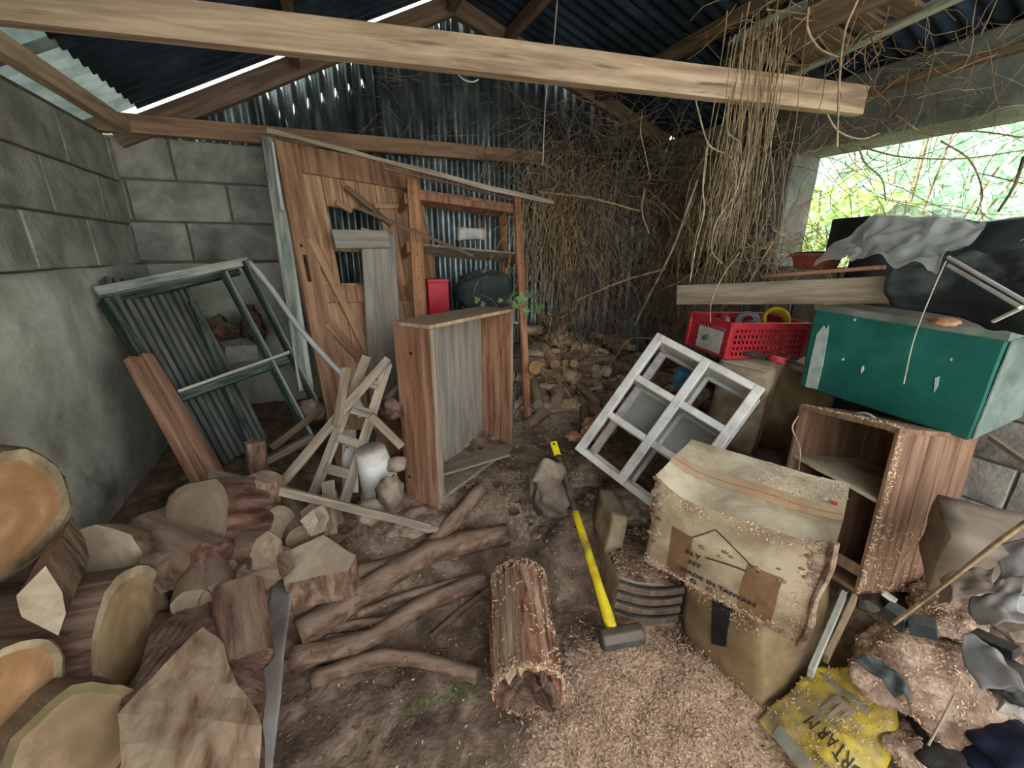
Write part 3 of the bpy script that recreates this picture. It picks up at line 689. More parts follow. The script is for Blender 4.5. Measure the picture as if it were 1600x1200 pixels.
# ------------------------------------------------------------------ open wooden cabinet
UM = TM((.60, 2.03, .327), (0, .3, 35.3)); UW, UD, UH = .691, .214, .862
un = thing('open_cabinet', 'open shallow wooden cabinet of reddish boards standing in the middle', 'cabinet', UM)
th_ = .022
M_toppale = wood('pale_dusty_pine', ['96795a', 'b09474', 'c8b090'], .35, dustcol='a8997f')
bx('side_panel', -UW / 2, -UW / 2 + th_, -.02, UH, -UD / 2, UD / 2, M_pinered, un); bx('side_panel', UW / 2 - th_, UW / 2, 0, UH, -UD / 2, UD / 2, M_pinered, un)
bx('front_edge', -UW / 2 - .001, -UW / 2 + .042, 0, UH - .002, -UD / 2 - .006, -UD / 2, M_grey, un); bx('front_edge', UW / 2 - th_, UW / 2 + .001, 0, UH, -UD / 2 - .005, -UD / 2, M_grey, un)
bx('top_panel', -UW / 2 - .004, UW / 2 + .002, UH, UH + .018, -UD / 2 - .008, UD / 2, M_toppale, un)
bx('bottom_panel', -UW / 2 + th_, UW / 2 - th_, .03, .05, -UD / 2 - .02, UD / 2, M_grey, un)
for k in range(4):
    a = -UW / 2 + th_ + k * (UW - 2 * th_) / 4; bx('back_board', a, a + (UW - 2 * th_) / 4 - .002, .02, UH, UD / 2 - .012, UD / 2 - .002, M_board, un)
for px, py in ((642, 552), (640, 745)):
    l = loc_on(UM, px, py, 'X', -UW / 2); obj('knot', MB().tube([(-UW / 2 - .0012, l.y, l.z), (-UW / 2 + .004, l.y, l.z)], .009, 8), M_black, un)
mono('fallen_board', 'dusty board lying at the foot of the open cabinet', 'board', g(690, 750, .03) + V((0, 0, .05)), at(795, 705, 2.2) , .012, .09, M_grey)
# ------------------------------------------------------------------ slatted bench
bn = thing('slatted_bench', 'dark green slatted garden bench tipped on end in the left corner', 'bench', TM(at(345, 732, 1.85)))
TL, TR_, BL, BR = at(172, 452, 1.74), at(288, 450, 2.02), at(330, 738, 1.80), at(412, 688, 2.0)
nn_ = (TR_ - TL).cross(BL - TL).normalized()
for k in range(10):
    t = k / 9; bar('slat', TL.lerp(TR_, t).lerp(BL.lerp(BR, t), -.055), BL.lerp(BR, t), .040, .0205, M_slat, bn, up=nn_)
nt_ = nn_ if nn_.dot(CAM - TL) > 0 else -nn_
def bb(n_, a, b, wx, wy, m, **k): return bar(n_, at(*a), at(*b), wx, wy, m, bn, up=nt_, **k)
bb('frame_rail', (163, 470, 1.70), (338, 742, 1.76), .05, .03, M_greenp)
bb('end_rail', (150, 457, 1.68), (388, 409, 2.12), .03, .038, M_greenl); bb('end_rail', (165, 468, 1.72), (372, 422, 2.12), .03, .05, M_greenp)
bb('leg_rail', (349, 425, 2.0), (488, 690, 1.96), .03, .030, M_greenp); bb('leg_rail', (381, 410, 2.1), (498, 640, 2.12), .03, .030, M_greenp); bb('leg_edge', (353, 424, 1.985), (492, 688, 1.945), .012, .008, M_greenl); bb('leg_edge', (385, 409, 2.085), (502, 638, 2.105), .012, .008, M_greenl)
bb('cross_rail', (278, 613, 1.72), (452, 551, 2.02), .04, .012, M_greenl); bb('cross_rail', (280, 623, 1.73), (450, 562, 2.03), .03, .034, M_greenp)
bb('slat_bearer', (300, 470, 1.9), (395, 700, 1.88), .02, .03, M_greenp)
mono('mossy_rail', 'green-grey loose rail sloping below the bench with moss on it', 'rail', at(411, 723, 1.86), at(490, 682, 1.95), .03, .03, M_grey)
mono('mossy_rail', 'thin dark wooden rail in the lower corner behind the mossy rail', 'rail', at(405, 715, 2.0), at(468, 662, 2.1), .03, .03, M_greenp)
cv = smooth([at(388, 407, 2.05), at(422, 448, 2.03), at(470, 515, 2.0), at(536, 587, 1.97)], 14)
q = MB(); q.tube(cv, .013, 8); q.smooth = True
tagit(obj('white_strip', q, M_whitepipe, M=TM(cv[0]), world=True), 'bent white plastic strip curving down right from the bench top', 'strip')
# pine planks by the bench
for k, (a, b, lb) in enumerate((((207, 560, 1.62), (318, 762, 1.60), 'reddish pine plank leaning at the left wall, outer of the pair'), ((226, 556, 1.68), (342, 748, 1.66), 'reddish pine plank leaning at the left wall, inner of the pair'))):
    mono('pine_plank', lb, 'plank', at(*a), at(*b), .035, .05, M_pinered, group='pair of pine planks at the left wall', up=RT)
# block and wood remains seen through the bench
q = MB().rbox((.16, .12, .09), (4, 3, 3), amp=.01); tagit(obj('broken_block', q, M_block, M=TM(at(370, 548, 2.25), (10, 5, 30))), 'grey broken block on the ledge seen through the bench frame', 'block')
q = MB().blob((0, 0, 0), .09, 3, .5, 2, 4); q.smooth = True; tagit(obj('wood_stub', q, M_rotdark, M=TM(at(340, 520, 2.3))), 'dark rotten stub behind the upper bench slats', 'wood')
q = MB().blob((0, 0, 0), .08, 3, .5, 2, 8, (.7, .7, 1.5)); q.smooth = True; tagit(obj('wood_stub', q, M_rotdark, M=TM(at(395, 510, 2.35))), 'dark rotten stub between the two bench rails', 'wood')
# ------------------------------------------------------------------ lattice of grey battens
lt = thing('broken_trellis', 'grey ladder-like wooden trellis frame leaning left of the cabinet', 'trellis', TM(at(500, 780, 1.72)))
l0, l1, r0_, r1_ = at(573, 557, 1.9), at(488, 777, 1.72), at(606, 568, 1.93), at(536, 790, 1.74)
NL = (l1 - l0).cross(r0_ - l0).normalized()
bar('stile', l0, l1, .018, .042, M_grey, lt, up=NL); bar('stile', r0_, r1_, .018, .042, M_grey, lt, up=NL)
for a, b in (((566, 593, 1.86), (592, 604, 1.89)), ((549, 639, 1.82), (582, 648, 1.84)), ((528, 683, 1.79), (562, 695, 1.8)), ((508, 731, 1.75), (545, 741, 1.76))):
    bar('rung', at(*a), at(*b), .018, .04, M_grey, lt, up=NL)
for a, b, wd, lb, m in (((606, 560, 1.86), (434, 762, 1.62), .036, 'grey batten slanting across the trellis to the lower left', M_grey), ((541, 575, 1.80), (527, 665, 1.72), .035, 'pale split batten standing left of the trellis top', M_grey),
                      ((579, 650, 1.75), (628, 698, 1.80), .034, 'short grey batten running from the trellis to the cabinet foot', M_grey), ((551, 615, 1.95), (566, 650, 1.93), .04, 'whitish scrap of board behind the trellis top', M_white),
                      ((512, 752, 1.66), (516, 836, 1.58), .045, 'stubby upright batten below the trellis', M_grey), ((328, 740, 1.50), (672, 824, 1.60), .032, 'long grey batten lying across the log heap', M_grey),
                      ((500, 640, 1.95), (425, 700, 1.9), .03, 'dark batten end behind the bench foot', M_beamdk), ((640, 590, 2.1), (590, 640, 2.0), .03, 'dark batten in the gap between trellis and cabinet', M_beamdk)):
    mono('grey_batten', lb, 'batten', at(*a), at(*b), .018, wd, m, up=-FW, warp=.006)
# bucket, sign, scraps behind trellis
bk = thing('white_bucket', 'dirty white plastic bucket lying behind the trellis', 'bucket', TM(at(598, 770, 1.9)) @ Euler((R(12), R(-8), 0)).to_matrix().to_4x4())
q = MB(); q.tube([(0, 0, 0), (0, 0, .1), (0, 0, .25)], [.088, .078, .062], 24); q.smooth = True; obj('body', q, M_white, bk); obj('rim', MB().tube([(0, 0, 0), (0, 0, .014)], .094, 24), M_white, bk, bev=.002)
pkt = thing('printed_packet', 'dusty torn packet with dark lettering behind the trellis', 'packet', TM(at(545, 715, 1.86)))
PP = [at(534, 672, 1.86), at(556, 672, 1.87), at(560, 770, 1.78), at(535, 770, 1.78)]
sh = Sheet([[PP[0], PP[1]], [PP[3], PP[2]]], .003); obj('paper', sh.mb(4, 8), M_label, pkt, M=TM(PP[0]), world=True, thick=.006)
obj('printing', text_mb('JS', .09, lambda u, v: sh.at(.12 + u * 5, .30 - v * 3) + (CAM - PP[0]).normalized() * .006), M_print, pkt, M=TM(PP[0]), world=True)
q = MB().rbox((.1, .06, .2), (4, 3, 5), amp=.006); tagit(obj('black_carton', q, M_black, M=TM(at(566, 705, 1.98), (5, 10, 10))), 'black carton wedged behind the trellis rungs', 'carton')
for i, (px, py, d, r, lb) in enumerate(((610, 770, 1.72, .055, 'dusty rounded sack of dirt at the cabinet foot'), (620, 725, 1.8, .04, 'cobwebbed clod beside the cabinet edge'), (486, 640, 2.05, .06, 'crumpled grey tube scrap behind the trellis'), (575, 800, 1.62, .05, 'flat brown clod under the long batten'), (612, 640, 1.98, .06, 'dark clod between trellis and cabinet'))):
    q = MB().blob((0, 0, 0), r, 3, .35, 2, i * 5, (1, 1, 1.4 if i == 0 else .9)); q.smooth = True; tagit(obj('dirt_clod', q, M_sack if i != 4 else M_rotdark, M=TM(at(px, py, d))), lb, 'clod')

# ------------------------------------------------------------------ log heap at the left
NX = V((-1, 0, 0))
log('round_log', 'large round log with orange sawn face at the left edge', at(2, 812, .86), (-.9, .38, .1), .142, .26, M_bark, M_cut, 1, r2=.14, oval=1.0)
log('round_log', 'big dark-barked log with oval pale face pointing right', at(211, 982, 1.0), (-.97, .14, 0), .148, .36, M_barkred, M_cutdull, 2, oval=1.0)
log('round_log', 'round sawn log face low on the left edge', at(12, 1087, .74), (-.85, .5, -.1), .088, .24, M_bark, M_cut, 3)
log('round_log', 'round log with mossy weathered face at the bottom left', at(118, 1165, .76), (-.7, .75, -.3), .098, .25, M_bark, M_mossycut, 4, rough_=.14)
log('round_log', 'wide grey-brown sawn log face near the foot of the pine planks', at(308, 808, 1.27), dc(.12, -.2, .97), .115, .2, M_barkred, M_cutgrey, 5, rough_=.2)
log('round_log', 'small log with pale oval face in the middle of the heap', at(432, 824, 1.46), dc(-.85, .1, .45), .075, .2, M_bark, M_cutgrey, 6)
log('round_log', 'short greyish log pointing down to the right beside the grey board', at(385, 1040, 1.02), dc(-.5, .62, .6), .066, .2, M_barkred, M_branch, 7, rough_=.22)
log('round_log', 'rough dark log lying behind the big dark-barked log', at(330, 880, 1.2), dc(-.9, .2, .4), .07, .3, M_branch, M_barkred, 8, rough_=.3, jag=.03)
log('round_log', 'knobbly brown log in the middle of the left heap', at(415, 860, 1.28), dc(-.95, -.1, .35), .055, .25, M_branch, M_cutgrey, 9, rough_=.3, jag=.02)
log('round_log', 'short upright stick of wood standing before the bench foot', at(398, 690, 1.62), dc(.05, -.95, .1), .038, .2, M_branch, M_split, 10)
log('round_log', 'dusty log in the shade between heap and grey board', at(400, 905, 1.25), dc(-.8, -.2, .5), .06, .3, M_branch, M_branch, 11)
log('round_log', 'small dusty log end right of the oval-faced log', at(470, 840, 1.5), dc(-.6, .3, .7), .05, .2, M_branch, M_cutgrey, 12)
log('round_log', 'short log end in the gap above the big split wedge', at(345, 935, 1.12), dc(-.7, .2, .7), .05, .2, M_branch, M_cutgrey, 13)
log('round_log', 'small pale-ended log tucked left of the short greyish log', at(300, 945, 1.08), dc(-.5, .2, .8), .045, .2, M_branch, M_cutgrey, 14)
chunk('split_log', 'pale half-round split log behind the dark-barked log', [(82, 880, 1.12), (100, 838, 1.13), (150, 820, 1.15), (205, 835, 1.17), (235, 880, 1.18), (210, 900, 1.15), (110, 900, 1.12)], dc(.1, -.25, .95) * .12, M_splitpale, M_bark, seed=1)
chunk('split_log', 'greyish wedge hanging below the orange-faced log', [(28, 930, .80), (70, 885, .84), (98, 925, .85), (104, 960, .84), (92, 994, .82), (62, 978, .80), (35, 962, .79)], dc(-.6, .2, .8) * .22, M_splitpale, M_bark, seed=2, amp=.003)
chunk('split_log', 'large split wedge with torn brown face at the bottom left', [(318, 978, 1.0), (345, 1010, .98), (405, 1140, .86), (410, 1290, .74), (180, 1290, .68), (188, 1110, .80)], dc(-.45, .1, .8) * .22, M_split, M_barkred, seed=3, amp=.012, cuts=5)
chunk('split_log', 'chopped pale-topped block at the right end of the heap', [(443, 912, 1.34), (435, 868, 1.42), (505, 836, 1.5), (556, 868, 1.48), (545, 892, 1.42)], dc(.0, -.75, .3) * .12, M_splitpale, M_branch, seed=4, amp=.005)
chunk('split_log', 'rotten gnarled piece of wood beside the wide sawn face', [(330, 775, 1.34), (352, 757, 1.36), (385, 768, 1.38), (386, 812, 1.38), (350, 835, 1.36), (335, 810, 1.34)], dc(.2, .1, .9) * .16, M_rotdark, M_branch, seed=5, amp=.018, cuts=4)
chunk('split_log', 'rough bark slab lying between the pale half-round and the knobbly log', [(225, 865, 1.15), (290, 862, 1.2), (335, 880, 1.22), (310, 918, 1.16), (255, 925, 1.1), (225, 895, 1.08)], dc(0, -.5, .8) * .08, M_branch, M_branch, seed=6, amp=.014, cuts=4)
chunk('split_log', 'dark brown split piece just left of the chopped block', [(355, 880, 1.24), (395, 858, 1.3), (432, 870, 1.32), (440, 905, 1.28), (400, 935, 1.2), (365, 915, 1.2)], dc(-.1, -.1, .9) * .1, M_branch, M_branch, seed=7, amp=.01)
chunk('split_log', 'small triangular wood piece at the foot of the long batten', [(470, 800, 1.54), (500, 775, 1.6), (512, 830, 1.54), (480, 838, 1.5)], dc(.2, 0, .9) * .1, M_cutgrey, M_branch, seed=8, amp=.004)
chunk('split_log', 'grey-green stone-like lump right of the small sawn log', [(470, 815, 1.44), (488, 796, 1.48), (497, 815, 1.47), (488, 838, 1.44)], dc(.2, 0, .9) * .06, M_stone, M_stone, seed=9, amp=.008)
# logs underneath, seen in the gaps
rnd = random.Random(5)
for i, (px, py, d) in enumerate(((60, 1010, 1.02), (150, 1080, .98), (280, 1000, 1.1), (60, 900, 1.12), (200, 930, 1.2), (10, 960, 1.02), (250, 1180, .88), (330, 850, 1.45), (250, 1090, 1.0))):
    log('shaded_log', 'dark log deep in the gaps of the left heap', at(px, py, d), (-.95, rnd.uniform(-.3, .5), rnd.uniform(-.1, .1)), .07, .2, M_barkred, M_cutgrey, 30 + i, group='logs deep inside the left heap')
# grey board standing between heap and branches
gb = thing('grey_sheet', 'dusty grey plastic sheet standing on edge between the logs and branches', 'sheet', TM(at(400, 1150, .95)))
sh = Sheet([[at(462, 862, 1.5), at(452, 960, 1.3), at(440, 1080, 1.08), at(425, 1230, .9)], [at(425, 905, 1.42), at(408, 990, 1.25), at(390, 1090, 1.06), at(372, 1230, .88)]], .008, 5)
obj('panel', sh.mb(24, 8), M_greyfilm, gb, M=TM(at(400, 1150, .95)), world=True, thick=.004)
# ------------------------------------------------------------------ branches on the floor
def branch(label, pts, r, m=M_branch, seed=0, lift=0, name='branch', r1=None):
    k = 18 if len(pts) > 2 else 10
    W = [g(px, py, r * .8) + V((0, 0, (l if len(q_) else 0))) for px, py, *q_ in pts for l in [q_[0] if q_ else 0]]
    c = smooth(W, k); r1 = r1 or r * .85
    rr = [(r + (r1 - r) * i / k) * (1 + .12 * nz((i * .5, seed, 0))) for i in range(k + 1)]
    M = axis_m(c[0], c[-1]); t = thing(name, label, 'branch', M)
    q = MB(); q.tube(c, rr, 12, wob=.25, seed=seed); q.smooth = True; obj('bark', q, m, t, world=True, M=M)
    dirv = (c[0] - c[1]).normalized(); dv2 = (c[-1] - c[-2]).normalized()
    for pe, de, re_ in ((c[0], dirv, rr[0]), (c[-1], dv2, rr[-1])):
        e = MB(); e.tube([pe, pe + de * .003], re_ * .9, 12); obj('cut_end', e, M_cutgrey, t, world=True, M=M)
    rnd2 = random.Random(seed)
    for i in range(4):
        q = MB(); k_ = rnd2.randint(2, k - 2); p = c[k_]; d = V((rnd2.uniform(-1, 1), rnd2.uniform(-1, .2), rnd2.uniform(.2, 1))).normalized(); q.tube([p, p + d * (rr[k_] + .006)], [rr[k_] * .45, rr[k_] * .3], 7); obj('knot', q, m, t, world=True, M=M)
    return t
branch('thick brown branch curving up to the cabinet foot, topmost of the branches', [(452, 940), (555, 900), (650, 868), (700, 830, .02), (752, 768, .02)], .043, seed=1)
branch('thickest branch of the row, second from the top', [(468, 990), (535, 950), (600, 910, .02), (685, 868, .03), (792, 842, .03)], .058, seed=2, r1=.052)
branch('thin branch in the middle of the row between two thick ones', [(478, 994, .02), (545, 978), (607, 968), (668, 935, .01)], .022, seed=3)
branch('long mottled branch running to the rotten stump', [(458, 1036, .02), (520, 1018, .01), (585, 995), (660, 945), (757, 912, .02)], .044, seed=4)
branch('lowest crooked branch just above the green streaks', [(489, 1064), (545, 1042), (607, 1027), (680, 1036), (746, 1056)], .032, seed=5)
branch('short dark stick slanting under the mottled branch', [(674, 996), (712, 962), (752, 930)], .017, M_barkred, 6)
branch('thin dark twig lying left of the rotten stump', [(640, 1016), (700, 1016), (756, 1008)], .006, M_barkred, 7)
branch('twig heap stick at the back edge of the branches', [(560, 960), (640, 930), (745, 900)], .02, seed=8)
# ------------------------------------------------------------------ rotten stump
s0, s1 = on(810, 905, 'Z', .15), on(826, 1082, 'Z', .12); ax = (s1 - s0); SL_ = ax.length; SM = axis_m(s0, s1, up=-FW)
stp = thing('rotten_stump', 'rotten reddish log section with fibrous pale side in the foreground', 'log', SM)
n = 40; ks = 22; vs = []; kind_ = []
for i in range(ks + 1):
    z = SL_ * i / ks
    for j in range(n):
        th = 2 * math.pi * j / n
        rr = (.112 + .006 * (i / ks)) * (1 + .10 * math.cos(3 * th + 1) + .13 * nz((math.cos(th) * 1.6, math.sin(th) * 1.6, z * 2)) + .07 * nz((math.cos(th) * 8, math.sin(th) * 8, z * 3)))
        if i in (0, ks): rr *= .86
        vs.append((math.cos(th) * rr, math.sin(th) * rr * .98, z + (.05 * nz((th * 1.4, 4, 0)) + .03 * nz((th * 4, 1, 0))) * (1 if i > ks - 3 or i < 3 else .3)))
qa, qb = MB(), MB(); qa.v = qb.v = vs
for i in range(ks):
    for j in range(n):
        th = 360 * (j + .5) / n
        f = [i * n + j, i * n + (j + 1) % n, (i + 1) * n + (j + 1) % n, (i + 1) * n + j]
        (qb if 12 < th < 75 else qa).f.append(f)
qa.m = [0] * len(qa.f); qb.m = [0] * len(qb.f); obj('bark', qa, M_rot, stp)
obj('torn_side', qb, M_rotpale, stp, label='pale fibrous torn side')
for i0, z_, sg, am in ((0, 0, 1, .03), (ks, SL_, -1, .05)):
    e = MB(); ev = [V((0, 0, z_ + sg * .03))]; fs = []
    for ri, f_ in enumerate((.3, .6, .85)):
        for j in range(n):
            b = V(vs[i0 * n + j]); p = V((b.x * f_, b.y * f_, b.z * f_ + z_ * (1 - f_) + sg * .03 * (1 - f_))); p.z += am * nz(p * 16 + V((ri, 0, 0))); p += V((nz(p * 30), nz(p * 30 + V((5, 5, 5))), 0)) * .012; ev.append(p)
    ev += [V(vs[i0 * n + j]) for j in range(n)]
    for j in range(n):
        j2 = (j + 1) % n; fs.append((0, 1 + j, 1 + j2))
        for ri in range(3): a = 1 + ri * n; fs.append((a + j, a + n + j, a + n + j2, a + j2))
    e.add(ev, fs); obj('crumbled_end', e, M_rotdark, stp)
Sm3 = SM.to_3x3()
def stump_pts(r_):
    th = r_.uniform(0, 6.28); end = r_.random(); z = SL_ * (r_.random() if end > .65 else (1 - abs(r_.gauss(0, .05)) if end > .25 else abs(r_.gauss(0, .05))))
    c = V((math.cos(th), math.sin(th), 0)); return SM @ (c * .118 + V((0, 0, z))), Sm3 @ c
q = flakes(stump_pts, 1700, .0045, 3); o = obj('crumbs', q, [M_chip], stp, M=I4(), kind='stuff'); o.data.transform(SM.inverted())
# ------------------------------------------------------------------ sledgehammer
hp, he = at(957, 985, 1.60), at(865, 692, 2.10)
SH = axis_m(hp, he, up=-FW); sg_ = thing('sledgehammer', 'sledgehammer with yellow and black handle leaning on the rubble', 'hammer', SH)
Lh = (he - hp).length
def hz(px, py):
    P = ray(px, py); d = (he - hp).normalized(); w0 = CAM - hp; b = P.dot(d); e = d.dot(w0); a = P.dot(P); dd = P.dot(w0); return (a * e - b * dd) / (a - b * b)
z1_, z2_ = hz(898, 797), hz(872, 712)
def ov(pts): q = MB(); q.tube([(0, 0, z) for z, _ in pts], [r for _, r in pts], 14); q.v = [(v[0] * .8, v[1], v[2]) for v in q.v]; q.smooth = True; return q
obj('handle_sleeve', ov([(-.01, .021), (.05, .023), (.15, .019), (z1_ - .04, .0165), (z1_ - .01, .016), (z1_, .011)]), M_yellow, sg_)
obj('grip', ov([(z1_ - .01, .013), (z1_ + .05, .015), (z2_ - .03, .017), (z2_, .018)]), M_rubber, sg_)
q = MB(); q.rbox((.022, .034, Lh - z2_ + .01), (2, 2, 3), amp=0, c=(0, 0, (z2_ + Lh) / 2)); obj('end_cap', q, M_yellowb, sg_, bev=.004)
obj('hang_hole', MB().tube([(-.0115, 0, Lh - .012), (.0118, 0, Lh - .012)], .006, 10), M_black, sg_)
ha, hb_ = at(937, 1001, 1.58), at(1005, 989, 1.60)
HM = axis_m(ha, hb_, up=(0, 0, 1)); hl_ = (hb_ - ha).length
q = MB(); k = 8; vs = []; fs = []
for i, (z, r) in enumerate(((0, .026), (.008, .040), (.04, .041), (hl_ / 2, .039), (hl_ - .04, .041), (hl_ - .008, .040), (hl_, .026))):
    for j in range(8): th = 2 * math.pi * (j + .5) / 8; vs.append((math.cos(th) * r, math.sin(th) * r, z))
for i in range(6):
    for j in range(8): fs.append((i * 8 + j, i * 8 + (j + 1) % 8, (i + 1) * 8 + (j + 1) % 8, (i + 1) * 8 + j))
fs += [tuple(reversed(range(8))), tuple(range(48, 56))]
q.add(vs, fs); o = obj('head', q, M_steel, sg_, M=SH.inverted() @ HM, bev=.003)
# sack behind the hammer
q = MB().rbox((.15, .12, .34), (12, 10, 20), amp=.03, fr=11, bulge=.6); q.smooth = True
skc = at(860, 765, 2.08); sk = thing('dusty_sack', 'dusty grey-brown sack slumped behind the hammer handle', 'sack', TM(skc, (20, -8, -30)) @ Matrix.Scale(.85, 4))
obj('body', q, M_sack, sk); obj('strap', MB().tube(smooth([(-.09, -.05, -.17), (-.1, -.09, 0), (-.06, -.08, .16)], 8), .008, 6), M_rubber, sk)

# ------------------------------------------------------------------ cardboard boxes in front
BD = V((.496, .316, .379)); BM = TM((1.22, .818, .401), (4.6, 2.7, -65.0))
cb = thing('cardboard_box', 'large sagging cardboard box with stencilled lettering and taped top', 'box', BM)
def bend(p, u, v, q):
    sag = .05 * (1 - (2 * u) ** 2) * (q + .5) * (.5 - v) * 1.1 - .02 * (q + .5) * (u + .5)
    p = V(p); p.z -= sag; p.y -= .022 * (1 - (2 * q) ** 2) * (.5 - v) * (1 - (2 * u) ** 2)
    p.z += .012 * math.sin(u * 9 + 1) * (q + .5) * (.5 - v); return p
def skin(u, v, q, out=0.0):
    """a point on the box's surface"""
    p = V((u * BD.x, v * BD.y, q * BD.z)); s_ = 21
    o = V((nz(p + V((s_, 0, 0)), 9), nz(p + V((0, s_ + 9, 0)), 9), nz(p + V((0, 5, s_)), 9))) * .006
    p = bend(p + o, u, v, q)
    if v == -.5: p.y -= out
    if q == .5: p.z += out
    return p + V((0, 0, BD.z / 2))
q = MB(); q.rbox(BD, (22, 12, 14), amp=.006, fr=9, seed=21, bend=bend, c=(0, 0, BD.z / 2)); q.smooth = True
a, b = MB(), MB(); a.v = b.v = q.v
for f in q.f:
    n_ = sum((V(q.v[i]) for i in f), V()) / 4
    (b if (n_.z > BD.z * .88 - .055 and all(abs(V(q.v[i]).z - n_.z) < .02 for i in f) and (V(q.v[f[1]]) - V(q.v[f[0]])).cross(V(q.v[f[2]]) - V(q.v[f[0]])).normalized().z > .7) else a).f.append(f)
a.m = [0] * len(a.f); b.m = [0] * len(b.f); a.smooth = b.smooth = True
obj('carton', a, M_card, cb); obj('top_flaps', b, M_cardtop, cb, label='pale worn top flaps')
def patch(nm, u0, u1, w0, w1, m, face='front', out=.0015, n_=(8, 8), label=None, rag=0):
    e = MB()
    for j in range(n_[1] + 1):
        for i in range(n_[0] + 1):
            u = u0 + (u1 - u0) * i / n_[0]; w_ = w0 + (w1 - w0) * j / n_[1]
            if rag and j in (0, n_[1]): w_ += rag * nz((u * 22, w_, 4))
            e.v.append(tuple(skin(u, -.5, w_, out) if face == 'front' else skin(u, w_, .5, out)))
    for j in range(n_[1]):
        for i in range(n_[0]): k_ = j * (n_[0] + 1) + i; e.f.append([k_, k_ + 1, k_ + n_[0] + 2, k_ + n_[0] + 1]); e.m.append(0)
    e.smooth = True; return obj(nm, e, m, cb, label=label)
def uq(px, py):
    l = loc_on(BM, px, py, 'Y', -BD.y / 2 - .01); return l.x / BD.x, l.z / BD.z - .5
patch('packing_tape', -.5, .5, -.14, .07, M_tapepale, 'top', n_=(24, 3), label='pale orange tape along the top seam', rag=.03)
patch('seam', -.49, .49, -.045, -.035, M_carddk, 'top', .0025, n_=(24, 1))
for pa, pb in (((1049, 838), (1072, 900)), ((1168, 886), (1206, 965))):
    u0, w0 = uq(*pa); u1, w1 = uq(pb[0], pb[1]); ua = min(u0, u1); ub = max(u0, u1)
    patch('tape_strip', ua, max(ub, ua + .07), -.46, .16 if pa[0] < 1100 else .12, M_tape, label='brown tape strip')
tu, tw = uq(1072, 885)
def on_front(u0, w0, sx_, ang=0.0):
    ca, sa = math.cos(ang), math.sin(ang)
    return lambda x, y: skin(u0 + (x * ca - y * sa) / BD.x * sx_, -.5, w0 + (x * sa + y * ca) / BD.z * sx_, .0045)
for s_, (px, py), z_ in (('N.Y', (1074, 850), .030), ('NY', (1078, 868), .030), ('MADE IN TAIWAN', (1065, 884), .0285), ('G.   C', (1078, 905), .030)):
    u_, w_ = uq(px, py); obj('stencil_lettering', text_mb(s_, z_, on_front(u_, w_ - .02, 1), .0012), M_print, cb)
e = MB()
for pts in (((1086, 824), (1122, 812), (1190, 884)), ((1106, 858), (1170, 882))):
    for (xa, ya), (xb, yb) in zip(pts, pts[1:]):
        ua, wa = uq(xa, ya); ub, wb_ = uq(xb, yb)
        for i in range(8):
            pa = skin(ua + (ub - ua) * i / 8, -.5, min(.49, wa + (wb_ - wa) * i / 8), .004); pb = skin(ua + (ub - ua) * (i + 1) / 8, -.5, min(.49, wa + (wb_ - wa) * (i + 1) / 8), .004)
            e.add([pa, pb, pb + V((0, 0, -.005)), pa + V((0, 0, -.005))], [(0, 1, 2, 3)])
obj('printed_arrow', e, M_print, cb)
q = MB(); q.rbox((.022, .01, .004), (3, 2, 1), amp=.0005); o = obj('red_clip', q, M_red, None, M=BM @ TM(skin(.44, .1, .5, .006), (0, 0, -10))); tagit(o, 'tiny red and white plastic clip on the box top', 'clip')
obj('clip_tail', MB().rbox((.012, .009, .003), (2, 2, 1), amp=0), M_white, o, M=TM((-.017, 0, 0)))
def box_edge_pts(r_):
    c = r_.random()
    if c < .4: return BM @ skin(r_.uniform(-.5, .5), -.5, max(-.5, min(.5, r_.choice((.45, -.48, -.47)) + r_.gauss(0, .05)))), BM.to_3x3() @ V((0, -1, .3))
    if c < .6: return BM @ skin(.5 - abs(r_.gauss(0, .06)), -.5, r_.uniform(-.5, .5)), BM.to_3x3() @ V((.3, -1, 0))
    if c < .8: return BM @ skin(-.5, r_.uniform(-.5, .5), r_.uniform(-.2, .5)), BM.to_3x3() @ V((-1, 0, 0))
    return BM @ skin(r_.uniform(0, .5), r_.uniform(-.1, .5), .5), V((0, 0, 1))
o = obj('shavings', flakes(box_edge_pts, 2300, .0034, 11, 1.8), M_chip, cb, M=I4(), kind='stuff'); o.data.transform(BM.inverted())
rnd = random.Random(3); q = MB()
for i in range(150):
    u_ = rnd.uniform(-.5, .5); c_ = rnd.random()
    if c_ < .3: P_ = skin(u_, -.5, -.5 + abs(rnd.gauss(0, .03)))
    elif c_ < .5: P_ = skin(-.5 + abs(rnd.gauss(0, .04)), -.5, rnd.uniform(-.2, .5))
    elif c_ < .9: P_ = skin(.5 - abs(rnd.gauss(0, .05)), -.5, rnd.uniform(.1, .5))
    else: P_ = skin(-.35 + .75 * rnd.random(), -.5, .12 + rnd.gauss(0, .10))
    q.blob(P_, rnd.uniform(.004, .011), 1, .5, 2, i, (1.4, .6, .8))
obj('debris_crust', q, M_nest, cb, kind='stuff')
rope = [skin(.5, -.5, w_ / 10 - .5, .01) + V((.006 * math.sin(w_), 0, 0)) for w_ in range(0, 11)]
q = MB(); q.tube(rope, [.009 + .004 * nz((i, 0, 0)) for i in range(11)], 8, wob=.4); obj('debris_crusted_edge', q, M_nest, cb)
